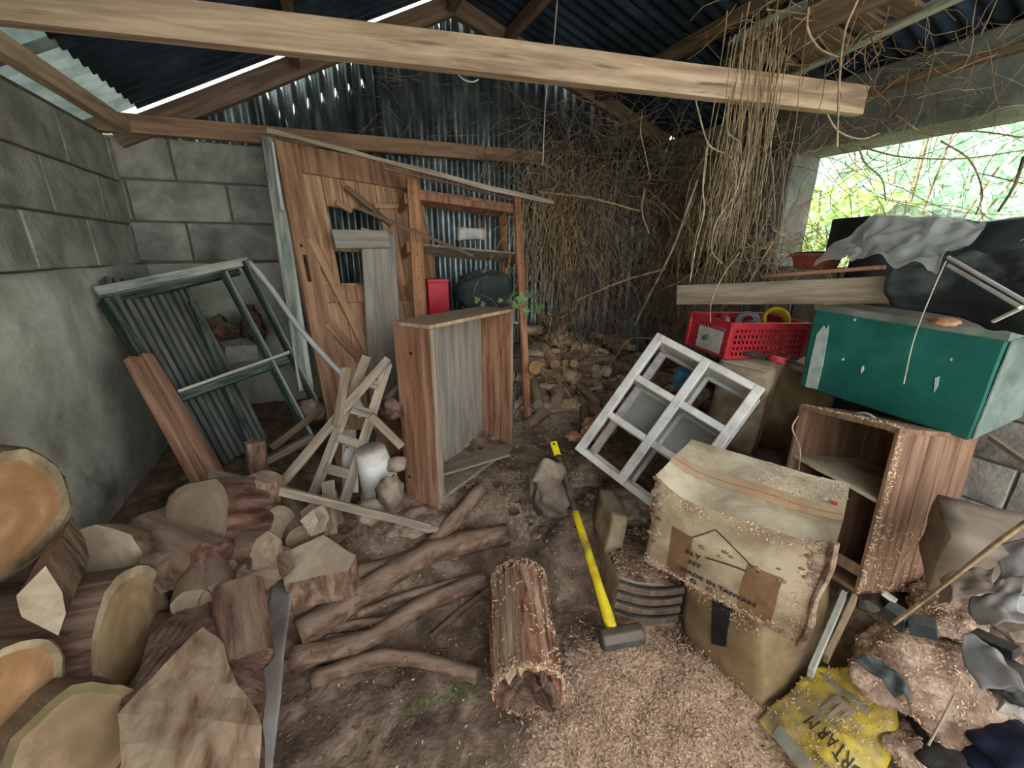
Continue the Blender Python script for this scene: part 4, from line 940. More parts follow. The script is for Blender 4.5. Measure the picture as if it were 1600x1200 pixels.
# lower box
LM = TM((1.385, .77, -.02), (2.5, -8, -88)); LD = V((.33, .38, .40))
lb = thing('cardboard_box', 'stained cardboard box with a slot, crushed under the lettered box', 'box', LM)
q = MB().rbox(LD, (12, 12, 12), amp=.012, fr=7, bulge=.06, c=(0, 0, LD.z / 2), seed=3); q.smooth = True; obj('carton', q, M_carddk, lb)
def LP(px, py): return loc_on(LM, px, py, 'Y', -LD.y / 2 - .012)
c_ = [LP(1114, 940), LP(1142, 948), LP(1134, 1010), LP(1113, 1005)]
e = MB(); e.add([v + V((0, -.006, 0)) for v in c_] + [v + V((0, .01, 0)) for v in c_], [(0, 1, 2, 3), (4, 5, 1, 0), (5, 6, 2, 1), (6, 7, 3, 2), (7, 4, 0, 3)]); obj('hand_slot', e, M_black, lb)
def low_pts(r_):
    return LM @ V((r_.uniform(-.5, .5) * LD.x, -LD.y / 2 - .012, LD.z * (r_.choice((.78, .05)) + r_.gauss(0, .05)))), LM.to_3x3() @ V((0, -1, .2))
o = obj('shavings', flakes(low_pts, 380, .0036, 12), M_chip, lb, M=I4(), kind='stuff'); o.data.transform(LM.inverted())
# panels behind the boxes on the right of the lower box
mono('board_edge', 'greenish board edge standing right of the crushed cardboard box', 'board', at(1318, 930, 1.25), at(1266, 1052, 1.12), .05, .014, M_greenl)
mono('board_edge', 'brown board edge leaning behind the greenish one', 'board', at(1335, 935, 1.32), at(1290, 1030, 1.22), .05, .014, M_carddk)
# stack with shavings left of the box
KM = TM((1.10, 1.167, .03), (-4, 5, -23.9))
M_crate2 = wood('dark_crate_wood', ['4f4032', '665443', '7a6652'], .2)
kb = thing('slatted_carton', 'low carton with bowed slits in its side, heaped with shavings', 'box', KM)
q = MB().rbox((.26, .36, .20), (8, 8, 4), amp=.006, fr=8, bulge=.04, c=(0, 0, .10)); q.smooth = True; obj('carton', q, M_card, kb)
for k in range(4):
    z_ = .05 + k * .045; pts = [V((-.13 + .26 * i / 8, -.186 - .018 * math.sin(math.pi * i / 8), z_ - .012 * math.sin(math.pi * i / 8))) for i in range(9)]
    q = MB(); q.tube(pts, .021, 6); q.v = [(v[0], v[1] * .5 - .09, v[2]) for v in q.v]; obj('bowed_slat', q, M_crate2, kb)
    q = MB(); q.tube([p + V((0, -.004, .022)) for p in pts], .006, 5); obj('slit', q, M_black, kb)
q = MB(); 
for j in range(13):
    for i in range(13):
        x, y = -.13 + .26 * i / 12, -.18 + .36 * j / 12; q.v.append((x, y, .20 + .04 * math.sin(math.pi * i / 12) * math.sin(math.pi * j / 12) + .008 * nz((x, y, 0), 40)))
for j in range(12):
    for i in range(12): a = j * 13 + i; q.f.append([a, a + 1, a + 14, a + 13]); q.m.append(0)
q.smooth = True; obj('shavings_heap', q, M_nest, kb)
o = obj('shavings', flakes(lambda r_: (KM @ V((r_.uniform(-.13, .13), r_.uniform(-.18, .18), .225)), (0, 0, 1)), 800, .004, 13), M_chip, kb, M=I4(), kind='stuff'); o.data.transform(KM.inverted())
q = MB().rbox((.07, .26, .18), (5, 8, 6), amp=.008, fr=7, seed=4); q.smooth = True; tagit(obj('carton_side', q, M_card, M=TM(at(952, 812, 1.95), (-6, 10, -22))), 'dusty grey-green carton standing between the hammer and the slatted carton', 'box')
# ------------------------------------------------------------------ white cube shelf
CM = TM((1.232, 1.421, .437), (-32.1, 20.1, -65.6)); CW, CD_, CH = .484, .225, .665
cs = thing('cube_shelf', 'dirty white plastic six-cell cube shelf tipped over on the rubble', 'shelf', CM)
def cp(nm, xa, xb, ya, yb, za, zb, m=M_white, par=cs, bev=.004, label=None):
    return obj(nm, MB().rbox((xb - xa, yb - ya, zb - za), (1, 1, 1), amp=0), m, par, M=TM(((xa + xb) / 2, (ya + yb) / 2, (za + zb) / 2)), bev=bev, label=label)
hw, hd = CW / 2, CD_ / 2; tt = .034
for xs in (-hw, 0, hw):
    for ys in (-hd, hd): cp('upright', xs - tt * .62, xs + tt * .62, ys - tt / 2, ys + tt / 2, -tt / 2, CH + tt / 2)
for k in range(4):
    z_ = CH * k / 3
    for ys in (-hd, hd): cp('cross_bar', -hw, hw, ys - tt / 2 + .002, ys + tt / 2 - .002, z_ - tt / 2, z_ + tt / 2)
    for xs in (-hw, 0, hw): cp('depth_bar', xs - tt / 2 + .002, xs + tt / 2 - .002, -hd, hd, z_ - tt / 2 + .002, z_ + tt / 2 - .002)
    if k in (1, 2, 3): cp('shelf_plate', -hw, hw, -hd, hd, z_ - .004, z_ + .004, M_white, bev=0)
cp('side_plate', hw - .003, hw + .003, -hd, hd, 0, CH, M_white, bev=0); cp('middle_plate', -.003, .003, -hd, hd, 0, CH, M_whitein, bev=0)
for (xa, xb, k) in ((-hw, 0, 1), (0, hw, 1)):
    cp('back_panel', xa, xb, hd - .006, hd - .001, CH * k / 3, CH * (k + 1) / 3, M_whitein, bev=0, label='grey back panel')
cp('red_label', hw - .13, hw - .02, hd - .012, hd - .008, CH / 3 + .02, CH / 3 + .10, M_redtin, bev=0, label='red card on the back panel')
cf = lambda r_: (CM @ V((r_.choice((-hw, 0, hw)) + r_.gauss(0, .01), r_.uniform(-hd, hd), CH + .015)) if r_.random() < .3 else CM @ V((r_.uniform(-hw, hw), -hd - .012, CH * r_.choice((0, 1, 2, 3)) / 3 + r_.gauss(0, .006))), CM.to_3x3() @ V((0, -.8, .6)))
o = obj('dirt_specks', flakes(cf, 350, .0022, 14, 1.5), M_chipd, cs, M=I4(), kind='stuff'); o.data.transform(CM.inverted())
# ------------------------------------------------------------------ boxes and crate behind the cube shelf
XM = TM((2.02, 1.46, .50), (6, 5, -67)); xb_ = thing('cardboard_box', 'upright brown cardboard box under the red crate, flaps open', 'box', XM)
q = MB().rbox((.24, .32, .50), (8, 8, 10), amp=.008, fr=7, c=(0, 0, .25)); q.smooth = True; obj('carton', q, M_card, xb_)
for sy_, a_ in ((-1, 10), (1, -14)): obj('flap', MB().rbox((.22, .15, .006), (4, 4, 1), amp=.004), M_cardtop, xb_, M=TM((0, sy_ * .12, .515), (a_, 0, 0)))
XM2 = TM((2.22, 1.25, .50), (0, 4, -80)); xb2 = thing('cardboard_box', 'second brown box beside the trunk, with red scraps on top', 'box', XM2)
q = MB().rbox((.26, .3, .44), (8, 8, 10), amp=.008, fr=7, c=(0, 0, .22)); q.smooth = True; obj('carton', q, M_carddk, xb2); obj('flap', MB().rbox((.24, .2, .006), (4, 4, 1), amp=.004), M_card, xb2, M=TM((0, 0, .445), (8, 0, 0)))
for i, (px, py, d, r, m, lb, sq) in enumerate(((1215, 556, 1.92, .03, M_red, 'red plastic scrap on the brown box beside the trunk', (1.4, 1, .5)), (1206, 540, 1.95, .035, M_white, 'crumpled white paper on the brown box', (1, 1, .8)),
        (1180, 548, 1.92, .05, M_rubber, 'dark cloth strip over the brown box flap', (1.7, 1, .25)), (1245, 562, 1.85, .02, M_black, 'small black clip by the red scrap', (2, .6, .4)))):
    q = MB().blob((0, 0, 0), r, 3, .4, 2.5, 40 + i, sq); q.smooth = True; tagit(obj('scrap', q, m, M=TM(on(px, py + 6, 'Z', 1.03), (0, 10, -60))), lb, 'scrap')
RM = TM((1.967, 1.475, 1.01), (-2.6, 3.2, -97.6)); RW, RD, RH = .279, .468, .17
rc = thing('red_crate', 'red perforated plastic crate full of odds and ends', 'crate', RM)
def lattice(L_, Hh, nxx, nzz, t=.004):
    q = MB(); 
    for i in range(nxx + 1): x = -L_ / 2 + L_ * i / nxx; q.box((x, 0, Hh / 2), (L_ / nxx * .42, t, Hh))
    for k in range(nzz + 1): z = Hh * k / nzz; q.box((0, 0, z), (L_, t, Hh / nzz * .42))
    return q
for (c, a_, L_) in (((0, -RD / 2, 0), 0, RW), ((0, RD / 2, 0), 0, RW), ((-RW / 2, 0, 0), 90, RD), ((RW / 2, 0, 0), 90, RD)):
    o = obj('wall_lattice', lattice(L_, RH - .03, int(L_ / .024), 5), M_red, rc, M=TM((c[0], c[1], .01), (0, 0, a_)))
    obj('rim', MB().box((0, 0, 0), (L_ + .02, .016, .034)), M_red, rc, M=TM((c[0], c[1], RH - .01), (0, 0, a_)), bev=.003)
for xs in (-1, 1):
    for ys in (-1, 1): obj('corner_post', MB().box((0, 0, 0), (.022, .022, RH)), M_red, rc, M=TM((xs * RW / 2, ys * RD / 2, RH / 2)), bev=.004)
obj('base', MB().box((0, 0, .004), (RW, RD, .008)), M_red, rc)
obj('label_sheet', MB().box((.02, -RD / 2 - .006, .07), (RW * .6, .003, .11)), M_label, rc, label='grey paper label')
def in_crate(nm, lb, cat, l, mbx, m, rot=(0, 0, 0), **k):
    t = thing(nm, lb, cat, RM @ TM(l, rot)); return t
def ring(r, w_, n=24, r2=None):
    q = MB(); vs = []; r2 = r2 or r * .72
    for j in range(n):
        th = 2 * math.pi * j / n; c, s_ = math.cos(th), math.sin(th)
        vs += [(c * r, s_ * r, -w_ / 2), (c * r, s_ * r, w_ / 2), (c * r2, s_ * r2, w_ / 2), (c * r2, s_ * r2, -w_ / 2)]
    fs = []
    for j in range(n):
        a = j * 4; b = ((j + 1) % n) * 4
        for k in range(4): fs.append((a + k, b + k, b + (k + 1) % 4, a + (k + 1) % 4))
    q.add(vs, fs); q.smooth = False; return q
t = thing('tape_roll', 'blue-grey roll of tape standing in the red crate', 'roll', RM @ TM((-.02, .02, .145), (80, 0, 30))); obj('tape', ring(.055, .06), M_bluetape, t); obj('core', ring(.041, .06, r2=.036), M_cardtop, t)
t = thing('hose_coil', 'yellow coil of hose at the right end of the red crate', 'hose', RM @ TM((.0, .16, .15), (65, 0, 60)))
q = MB(); q.tube([(math.cos(i * .35) * .06, math.sin(i * .35) * .06, i * .0012) for i in range(54)], .009, 8); q.smooth = True; obj('coil', q, M_yellow, t)
t = thing('spray_bottle', 'red plastic bottle lying in the left part of the red crate', 'bottle', RM @ TM((-.03, -.13, .155), (90, 10, 60))); q = MB(); q.tube([(0, 0, -.06), (0, 0, .03), (0, 0, .045), (0, 0, .065)], [.026, .026, .012, .01], 16); q.smooth = True; obj('body', q, M_red, t); obj('cap', MB().tube([(0, 0, .06), (0, 0, .08)], .013, 12), M_white, t)
for i, (x, y, m, lb) in enumerate(((.05, -.06, M_tarp, 'dark bundle between bottle and tape roll in the crate'), (.04, .09, M_greyfilm, 'grey crumpled bag in the red crate'), (-.04, .08, M_whitein, 'white bundle low in the red crate'), (.0, -.18, M_bagg, 'grey scrap at the left end of the red crate'))):
    q = MB().blob((0, 0, 0), .06, 3, .4, 2, 60 + i); q.smooth = True; tagit(obj('bundle', q, m, M=RM @ TM((x, y, .09))), lb, 'bundle')
# blue crate standing behind the cube shelf
bc = thing('blue_crate', 'light blue perforated crate glimpsed behind the cube shelf', 'crate', TM(at(1068, 606, 2.2), (0, 12, -40)) @ Matrix.Scale(.55, 4))
for (c, a_, L_) in (((0, -.08, 0), 0, .2), ((0, .08, 0), 0, .2), ((-.1, 0, 0), 90, .16), ((.1, 0, 0), 90, .16)): obj('wall_lattice', lattice(L_, .16, 8, 5), M_blue, bc, M=TM((c[0], c[1], 0), (0, 0, a_)))
# ------------------------------------------------------------------ green trunk
GM = TM(scl((2.4, .958, .841), .87), (5.2, 2.7, -90.4)); GW, GD, GH = .662 * .87, .396 * .87, .408 * .87
gt = thing('green_trunk', 'green painted metal trunk with white stripe resting on the brown crate', 'trunk', GM)
obj('body', MB().rbox((GW, GD, GH), (10, 6, 6), amp=.003, fr=6, c=(0, 0, GH / 2)), M_trunk, gt, bev=.006)
obj('lid', MB().rbox((GW + .012, GD + .012, .03), (10, 6, 1), amp=.003, fr=6, c=(0, 0, GH + .006)), M_trunklid, gt, bev=.005, label='grey-green dented lid')
obj('end_panel', MB().rbox((.004, GD * .96, GH * .96), (1, 6, 6), amp=.002, c=(GW / 2 + .004, 0, GH / 2)), M_trunklid, gt, label='greyish end panel')
def gp(px, py): return loc_on(GM, px, py, 'Y', -GD / 2)
def gpoly(nm, pts, m, out=.004, label=None):
    P = [gp(*p) for p in pts]; e = MB(); n_ = len(P)
    e.add([(p.x, -GD / 2 - out, p.z) for p in P] + [(p.x, -GD / 2 + .001, p.z) for p in P], [tuple(range(n_))] + [(i, i + n_, (i + 1) % n_ + n_, (i + 1) % n_) for i in range(n_)])
    return obj(nm, e, m, gt, label=label)
gpoly('white_stripe', [(1283, 514), (1288, 508), (1291, 514), (1296, 507), (1295, 520), (1286, 570), (1277, 608), (1259, 604), (1266, 570), (1277, 522)], M_paintw, label='flaking white paint stripe')
for pts in (((1346, 574), (1350, 571), (1350, 578), (1346, 583)), ((1462, 590), (1468, 588), (1466, 602), (1460, 613)), ((1335, 497), (1338, 498), (1337, 502), (1334, 501)), ((1316, 560), (1319, 559), (1319, 563), (1316, 563)), ((1485, 560), (1488, 559), (1488, 564), (1485, 563))): gpoly('paint_fleck', pts, M_paintw)
q = MB().blob((0, 0, 0), .024, 2, .1, 2, 3, (1, 1, .35)); q.smooth = True; tagit(obj('orange_cap', q, mat('orange_plastic', ['d08a20', 'e8a030'], bump=0), M=GM @ TM((-GW / 2 + .035, -GD / 2 + .01, GH + .026))), 'small orange cap on the left corner of the trunk lid', 'cap')
q = MB().blob((0, 0, 0), .04, 3, .25, 3, 3, (1, 1, .35)); q.smooth = True; tagit(obj('rusty_lump', q, M_foam, M=GM @ TM((GW / 2 - .16, -GD / 2 + .012, GH + .02))), 'rusty flat lump on the right of the trunk lid', 'lump')
# ------------------------------------------------------------------ brown crate
NM_ = TM((1.791, .725, .306), (-9.3, -7.5, -99.6)); NW, ND, NH = .369, .388, .583
nb = thing('brown_crate', 'brown wooden cupboard with open front and grooved board side', 'cupboard', NM_)
M_crate = wood('crate_wood', ['6a4f3d', '82634d', '99785f'], .35, dustcol='97826c')
cpn = lambda nm, xa, xb, ya, yb, za, zb, m=M_crate, **k: cp(nm, xa, xb, ya, yb, za, zb, m, nb, .002, **k)
cpn('left_panel', -NW / 2, -NW / 2 + .014, -ND / 2, ND / 2, 0, NH)
for k in range(5): a = -ND / 2 + k * ND / 5; cpn('side_board', NW / 2 - .014, NW / 2, a, a + ND / 5 - .004, 0, NH)
cpn('top_panel', -NW / 2, NW / 2, -ND / 2, ND / 2, NH, NH + .016); cpn('bottom_panel', -NW / 2, NW / 2, -ND / 2, ND / 2, .0, .014); cpn('back_panel', -NW / 2, NW / 2, ND / 2 - .01, ND / 2, 0, NH)
zs = loc_on(NM_, 1300, 760, 'Y', -ND / 2).z
obj('shelf_board', MB().rbox((NW - .03, ND - .02, .014), (6, 6, 1), amp=.004), M_cardtop, nb, M=TM((0, 0, NH * .62), (0, 8, 0)), label='pale tilted shelf')
cpn('divider', -.01, .004, -ND / 2 + .01, ND / 2, .014, NH * .58); cpn('front_rail', -NW / 2, NW / 2, -ND / 2, -ND / 2 + .014, .06, .10)
def npts(r_):
    c = r_.random()
    if c < .35: return NM_ @ V((r_.uniform(-.5, .5) * NW, (-.5 + abs(r_.gauss(0, .12))) * ND, NH + .018)), V((0, 0, 1))
    if c < .65: return NM_ @ V((NW / 2, (-.5 + abs(r_.gauss(0, .05))) * ND, r_.uniform(0, 1) * NH)), NM_.to_3x3() @ V((1, -.5, 0))
    return NM_ @ V((NW / 2 + .002, r_.uniform(-.5, .5) * ND, NH * (r_.uniform(0, .45)))), NM_.to_3x3() @ V((1, 0, .3))
o = obj('litter', flakes(npts, 900, .0036, 15), M_chip, nb, M=I4(), kind='stuff'); o.data.transform(NM_.inverted())
q = MB(); pts = smooth([GM @ V((GW * (-.05 + .07 * i), -GD / 2 - .05, -.02 + .02 * math.sin(i * 1.4))) for i in range(6)], 16); q.tube(pts, .005, 6); q.smooth = True
tagit(obj('white_cable', q, M_string, M=TM(pts[0]), world=True), 'short white cable lying on the brown cupboard top against the trunk', 'cable')
pts = smooth([at(1247, 650, 1.62), at(1238, 670, 1.6), at(1250, 700, 1.6), at(1248, 735, 1.6)], 12); q = MB(); q.tube(pts, .003, 6); tagit(obj('hanging_wire', q, M_vine, M=TM(pts[0]), world=True), 'thin pinkish wire hanging at the left edge of the brown cupboard', 'wire')
# hidden support under the trunk end and things at the right edge
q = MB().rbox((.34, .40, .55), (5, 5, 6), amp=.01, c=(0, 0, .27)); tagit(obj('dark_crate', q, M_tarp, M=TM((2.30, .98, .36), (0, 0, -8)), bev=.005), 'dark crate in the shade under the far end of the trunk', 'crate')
gbx = thing('grey_box', 'dusty grey carton in the shade right of the brown cupboard', 'box', TM(at(1560, 872, 1.22), (6, 0, -60)))
q = MB().rbox((.28, .22, .2), (6, 6, 5), amp=.01, c=(0, 0, 0)); q.smooth = True; obj('carton', q, M_sack, gbx); obj('paper', MB().rbox((.2, .004, .06), (4, 1, 3), amp=.004), M_label, gbx, M=TM((.02, -.115, -.05)))
mono('pale_rod', 'pale round rod sticking out below the trunk at the right edge', 'rod', at(1548, 684, 1.3), at(1640, 748, 1.05), .014, .014, M_grey)
mono('long_stick', 'long thin brown stick leaning up right over the debris', 'stick', at(1395, 975, 1.12), at(1650, 780, .95), .008, .010, M_vinem, warp=.004)
mono('thin_stick', 'short thin pale stick standing in front of the nest lump', 'stick', at(1492, 1085, 1.0), at(1450, 1165, .95), .004, .005, M_grey)
# planks over the crate and trunk
mono('thick_plank', 'long weathered plank lying across red crate and trunk', 'plank', at(1060, 461, 2.12), at(1450, 450, 1.42), .095, .04, M_grey, up=(0, 0, 1), warp=.006)
mono('reddish_board', 'thin reddish board lying on the long weathered plank', 'board', at(1198, 432, 1.85), at(1376, 418, 1.5), .014, .09, M_pinered, up=(0, 0, 1))
tc_ = thing('terracotta_trough', 'rectangular terracotta flower trough on the sill of the opening', 'planter', TM(at(1272, 420, 1.98), (0, 0, -10)))
q = MB(); q.hexa([(-.045, -.075, 0), (.045, -.075, 0), (.045, .075, 0), (-.045, .075, 0), (-.055, -.088, .06), (.055, -.088, .06), (.055, .088, .06), (-.055, .088, .06)]); obj('body', q, M_terra, tc_, bev=.004); obj('rim', MB().box((0, 0, .062), (.125, .19, .018)), M_terra, tc_, bev=.004); obj('soil', MB().rbox((.10, .16, .01), (5, 8, 1), amp=.008, c=(0, 0, .072)), M_rotdark, tc_)
# tarpaulin heap and film
TMt = TM((2.26, .70, 1.29), (0, 0, -88))
tp = thing('black_tarpaulin', 'black tarpaulin heaped over boxes on top of the green trunk', 'tarpaulin', TMt)
def tb(p, u, v, q_):
    p = V(p); p.z *= (1 - .25 * u) if q_ > 0 else 1; p.y -= .10 * (.5 - q_) * (.5 - v) ; p += V((0, 1, 0)) * .03 * nz(p * 7); return p
q = MB().rbox((.80, .34, .33), (40, 18, 20), amp=.022, fr=8, c=(0, 0, .155), bend=tb, seed=5); q.smooth = True; obj('sheet', q, M_tarp, tp)
tagit(obj('black_case', MB().rbox((.16, .22, .16), (3, 3, 3), amp=.002), M_black, M=TM(at(1352, 370, 1.84), (0, 0, -10)), bev=.006), 'square black case showing left above the clear plastic sheet', 'case')
fl_ = Sheet([[at(1392, 425, 1.44), at(1480, 405, 1.36), at(1560, 395, 1.24), at(1660, 390, 1.1)], [at(1385, 450, 1.40), at(1480, 455, 1.28), at(1560, 455, 1.18), at(1660, 460, 1.05)], [at(1396, 474, 1.42), at(1480, 494, 1.32), at(1550, 512, 1.24), at(1660, 540, 1.1)]], .02, 7, 9)
obj('hanging_fold', fl_.mb(30, 16), M_tarp, tp, world=True, M=TM(at(1480, 455, 1.3)), thick=.004)
fs_ = Sheet([[at(1372, 338, 1.62), at(1400, 324, 1.55), at(1445, 334, 1.48), at(1495, 338, 1.42), at(1545, 352, 1.32)],
             [at(1325, 375, 1.64), at(1375, 372, 1.52), at(1430, 372, 1.40), at(1480, 372, 1.34), at(1515, 380, 1.28)],
             [at(1278, 416, 1.66), at(1345, 408, 1.5), at(1412, 418, 1.36), at(1455, 428, 1.28), at(1478, 405, 1.26)]], .036, 9, 3)
cf_ = thing('plastic_sheet', 'crumpled clear plastic sheet draped over the tarpaulin heap', 'sheet', TM(at(1430, 380, 1.4)))
obj('film', fs_.mb(60, 40), M_film, cf_, M=TM(at(1430, 380, 1.4)), world=True)
for a, b, lb in (((1482, 402, 1.17), (1610, 476, .95), 'upper of two white rods lying on the tarpaulin'), ((1482, 415, 1.17), (1595, 480, .97), 'lower of two white rods lying on the tarpaulin'), ((1552, 502, 1.06), (1615, 472, .95), 'pale rod end pointing right below the two white rods')):
    M_ = axis_m(at(*a), at(*b)); q = MB(); q.tube([(0, 0, 0), (0, 0, (at(*b) - at(*a)).length)], .005, 8); tagit(obj('white_rod', q, M_white, M=M_), lb, 'rod')
pts = smooth([at(1478, 408, 1.24), at(1455, 460, 1.25), at(1428, 530, 1.28), at(1412, 600, 1.33)], 10); q = MB(); q.tube(pts, .0016, 5); tagit(obj('dusty_thread', q, M_string, M=TM(pts[0]), world=True), 'dusty thread hanging from the clear plastic over the green trunk', 'thread')
# ------------------------------------------------------------------ bottom right rubbish
YS = Sheet([[g(1182, 1128, .02), g(1228, 1085, .06), g(1272, 1048, .09), g(1338, 1042, .10)],
            [g(1222, 1170, .03), g(1270, 1125, .08), g(1318, 1088, .10), g(1372, 1068, .11)],
            [g(1262, 1225, .03), g(1318, 1180, .08), g(1362, 1132, .10), g(1400, 1094, .10)],
            [g(1330, 1290, .02), g(1365, 1240, .05), g(1392, 1190, .06), g(1404, 1150, .05)]], .012, 10, 2)
yb_c = g(1300, 1130, .05)
yb = thing('yellow_mortar_bag', 'crumpled yellow plastic mortar bag with grey panels in the lower right', 'bag', TM(yb_c))
o = obj('plastic', YS.mb(44, 44), M_bagy, yb, M=TM(yb_c), world=True, thick=.004)
def ys(u, v, h=.004):
    u = min(max(u, 0), 1); v = min(max(v, 0), 1); p = YS.at(u, v); e1 = YS.at(u + .01, v) - p; e2 = YS.at(u, v + .01) - p; n_ = e1.cross(e2).normalized()
    if n_.z < 0: n_ = -n_
    return p + n_ * h
def ypatch(nm, f, n_, m, label=None):
    e = MB()
    for j in range(n_[1] + 1):
        for i in range(n_[0] + 1): e.v.append(tuple(f(i / n_[0], j / n_[1])))
    for j in range(n_[1]):
        for i in range(n_[0]): k_ = j * (n_[0] + 1) + i; e.f.append([k_, k_ + 1, k_ + n_[0] + 2, k_ + n_[0] + 1]); e.m.append(0)
    e.smooth = True; obj(nm, e, m, yb, M=TM(yb_c), world=True, label=label)
ypatch('grey_panel', lambda a, b: ys(.0 + .10 * a, .2 + .75 * b), (3, 16), M_bagg, 'grey printed band')
ypatch('grey_panel', lambda a, b: ys(.86 + .12 * a, .1 + .45 * b), (3, 14), M_bagg, 'grey-green folded band')
ypatch('grey_panel', lambda a, b: ys(.66 + .06 * a, .05 + .5 * b + .05 * a), (3, 14), M_bagg)
ypatch('dirt_patch', lambda a, b: ys(.76 + .12 * a + .02 * math.sin(b * 9), .30 + .22 * b + .03 * math.sin(a * 6), .008), (6, 8), M_foam, 'rusty orange dirt patch')
# lettering runs from the bag's foot upwards; u = across, v = along
for s_, (u0, v0), z_ in (('MORTAR M', (.36, .98), .155), ('READY TO USE', (.19, .94), .075), ('MIX', (.66, .40), .05)):
    obj('lettering', text_mb(s_, z_, lambda x, y, u0=u0, v0=v0: ys(u0 - y * .9, v0 - x * .85, .006)), M_print, yb, M=TM(yb_c), world=True)
e = MB(); k_ = 0
for ua, va, ub, vb in ((.44, .44, .60, .44), (.44, .37, .60, .37), (.44, .30, .60, .30), (.57, .30, .63, .44)):
    e.add([ys(ua, va, .006), ys(ub, va, .006), ys(ub, vb + .035, .006), ys(ua, vb + .035, .006)], [(0, 1, 2, 3)])
obj('emblem', e, M_bagg, yb, M=TM(yb_c), world=True, label='grey emblem of three bars')
o = obj('sawdust', flakes(lambda r_: ((ys(r_.uniform(.1, .9), min(1, max(0, r_.choice((.45, .5, .1, .75)) + r_.gauss(0, .07))), .002)), (0, 0, 1)), 650, .0035, 16), M_chip, yb, M=TM(yb_c), world=True, kind='stuff')
def lump(nm, lb, cat, px, py, off, r, sq, m, amp=.3, fr=2, seed=0, rot=(0, 0, 0), ridg=.04, sub=5, chips=0, cm=None):
    c = g(px, py, off); Mx = TM(c, rot); q = MB().blob((0, 0, 0), r, sub, amp, fr, seed, sq, ridg); q.smooth = True
    o = obj(nm, q, m, M=Mx); tagit(o, lb, cat)
    if chips:
        vs = q.v; o2 = obj('shreds', flakes(lambda r_: (lambda v: (v, v.normalized()) if v.z > -.3 * r else None)(V(r_.choice(vs))), chips, .004, seed + 5), cm or M_chip, o, kind='stuff')
    return o
lump('nest_lump', 'large crumbly lump of shredded brown nest material at the lower right', 'lump', 1455, 1062, .07, .155, (1.4, .95, .6), M_nest, .35, 1.8, 3, (20, 10, -30), .05, 5, 1500)
lump('nest_lump', 'smaller shredded lump behind the big nest lump, under the stick', 'lump', 1480, 945, .05, .12, (1.2, .8, .5), M_nest, .35, 2, 8, (0, 0, 20), .05, 5, 900)
lump('nest_lump', 'brown crumbly lump between the yellow bag and the big nest lump', 'lump', 1430, 1165, .02, .09, (1.2, 1, .5), M_nest, .4, 2, 12, (0, 0, 0), .06, 4, 500)
for i, (pts, lb, m) in enumerate((
    (((1520, 930, 1.10), (1600, 905, 1.05), (1530, 975, 1.04), (1610, 985, .96)), 'pale grey crumpled plastic film at the right edge', M_greyfilm),
    (((1495, 1010, 1.02), (1545, 1000, 1.0), (1540, 1080, .95), (1590, 1070, .90)), 'grey plastic film fold just right of the big nest lump', M_greyfilm),
    (((1450, 905, 1.18), (1560, 880, 1.12), (1445, 960, 1.12), (1560, 940, 1.05)), 'dusty brown paper sheet under the long stick', M_sack),
    (((1560, 860, 1.15), (1640, 850, 1.1), (1550, 925, 1.1), (1640, 930, 1.02)), 'grey plastic sheet folded below the dusty carton', M_greyfilm),
    (((1330, 1035, 1.17), (1385, 1030, 1.15), (1400, 1090, 1.07), (1430, 1110, 1.05)), 'dark plastic scrap wedged beside the yellow bag', M_tarp))):
    P = [at(*p) for p in pts]; sh = Sheet([[P[0], P[0].lerp(P[1], .5) + V((0, 0, .015)), P[1]], [P[2], P[2].lerp(P[3], .5) + V((0, 0, .02)), P[3]]], .028, 11, i * 3)
    t = thing('plastic_scrap', lb, 'sheet', TM(P[0])); obj('film', sh.mb(22, 18), m, t, M=TM(P[0]), world=True, thick=.002)
for i, (a, b, wx, wy, m, lb, cat) in enumerate((
    ((1520, 990, 1.03), (1590, 1022, .96), .022, .04, M_black, 'black plastic bar lying on the pale film', 'bar'),
    ((1395, 968, 1.16), (1410, 958, 1.17), .05, .05, M_tarp, 'black cup-shaped scrap left of the stick', 'scrap'),
    ((1420, 975, 1.14), (1465, 985, 1.1), .04, .04, M_tarp, 'dark glossy scrap right of the black cup', 'scrap'),
    ((1380, 925, 1.2), (1400, 940, 1.18), .012, .016, M_white, 'short white twisted stub near the cupboard foot', 'stub'))):
    mono('debris_bar', lb, cat, at(*a), at(*b), wx, wy, m, warp=.004)
for i, (px, py, off, r, sq, m, lb) in enumerate(((1600, 1180, .0, .13, (1.2, 1, .6), M_bluebag, 'dark blue plastic bag in the bottom right corner'), (1500, 1195, .0, .13, (1.1, 1, .5), M_black, 'black bag at the bottom edge left of the blue bag'), (1575, 1060, .04, .07, (1.2, 1, .6), M_black, 'black bundle right of the grey film fold'), (1585, 740, .0, .0, (1, 1, 1), None, ''))):
    if m: lump('rubbish_bag', lb, 'bag', px, py, off, r, sq, m, .35, 2.5, 20 + i, ridg=.05, sub=4)
rnd = random.Random(77)
# rubble bits of the right heap
PAL = [M_sack, M_rotdark, M_stone, M_nest, M_black, M_greyfilm, M_board]
for i in range(60):
    x = rnd.uniform(1.35, 2.3); y = rnd.uniform(-.25, .62); r = rnd.uniform(.015, .05); q = MB().blob((0, 0, 0), r, 2, .6, 1.6, i, (1.3, 1, .6)); o = obj('debris_piece', q, rnd.choice(PAL), M=TM((x, y, H(x, y) + r * .3), (rnd.uniform(-30, 30), rnd.uniform(-30, 30), rnd.uniform(0, 360))))
    tagit(o, 'small dirty scrap in the rubbish heap at the lower right', 'scrap', 'scraps in the rubbish heap')
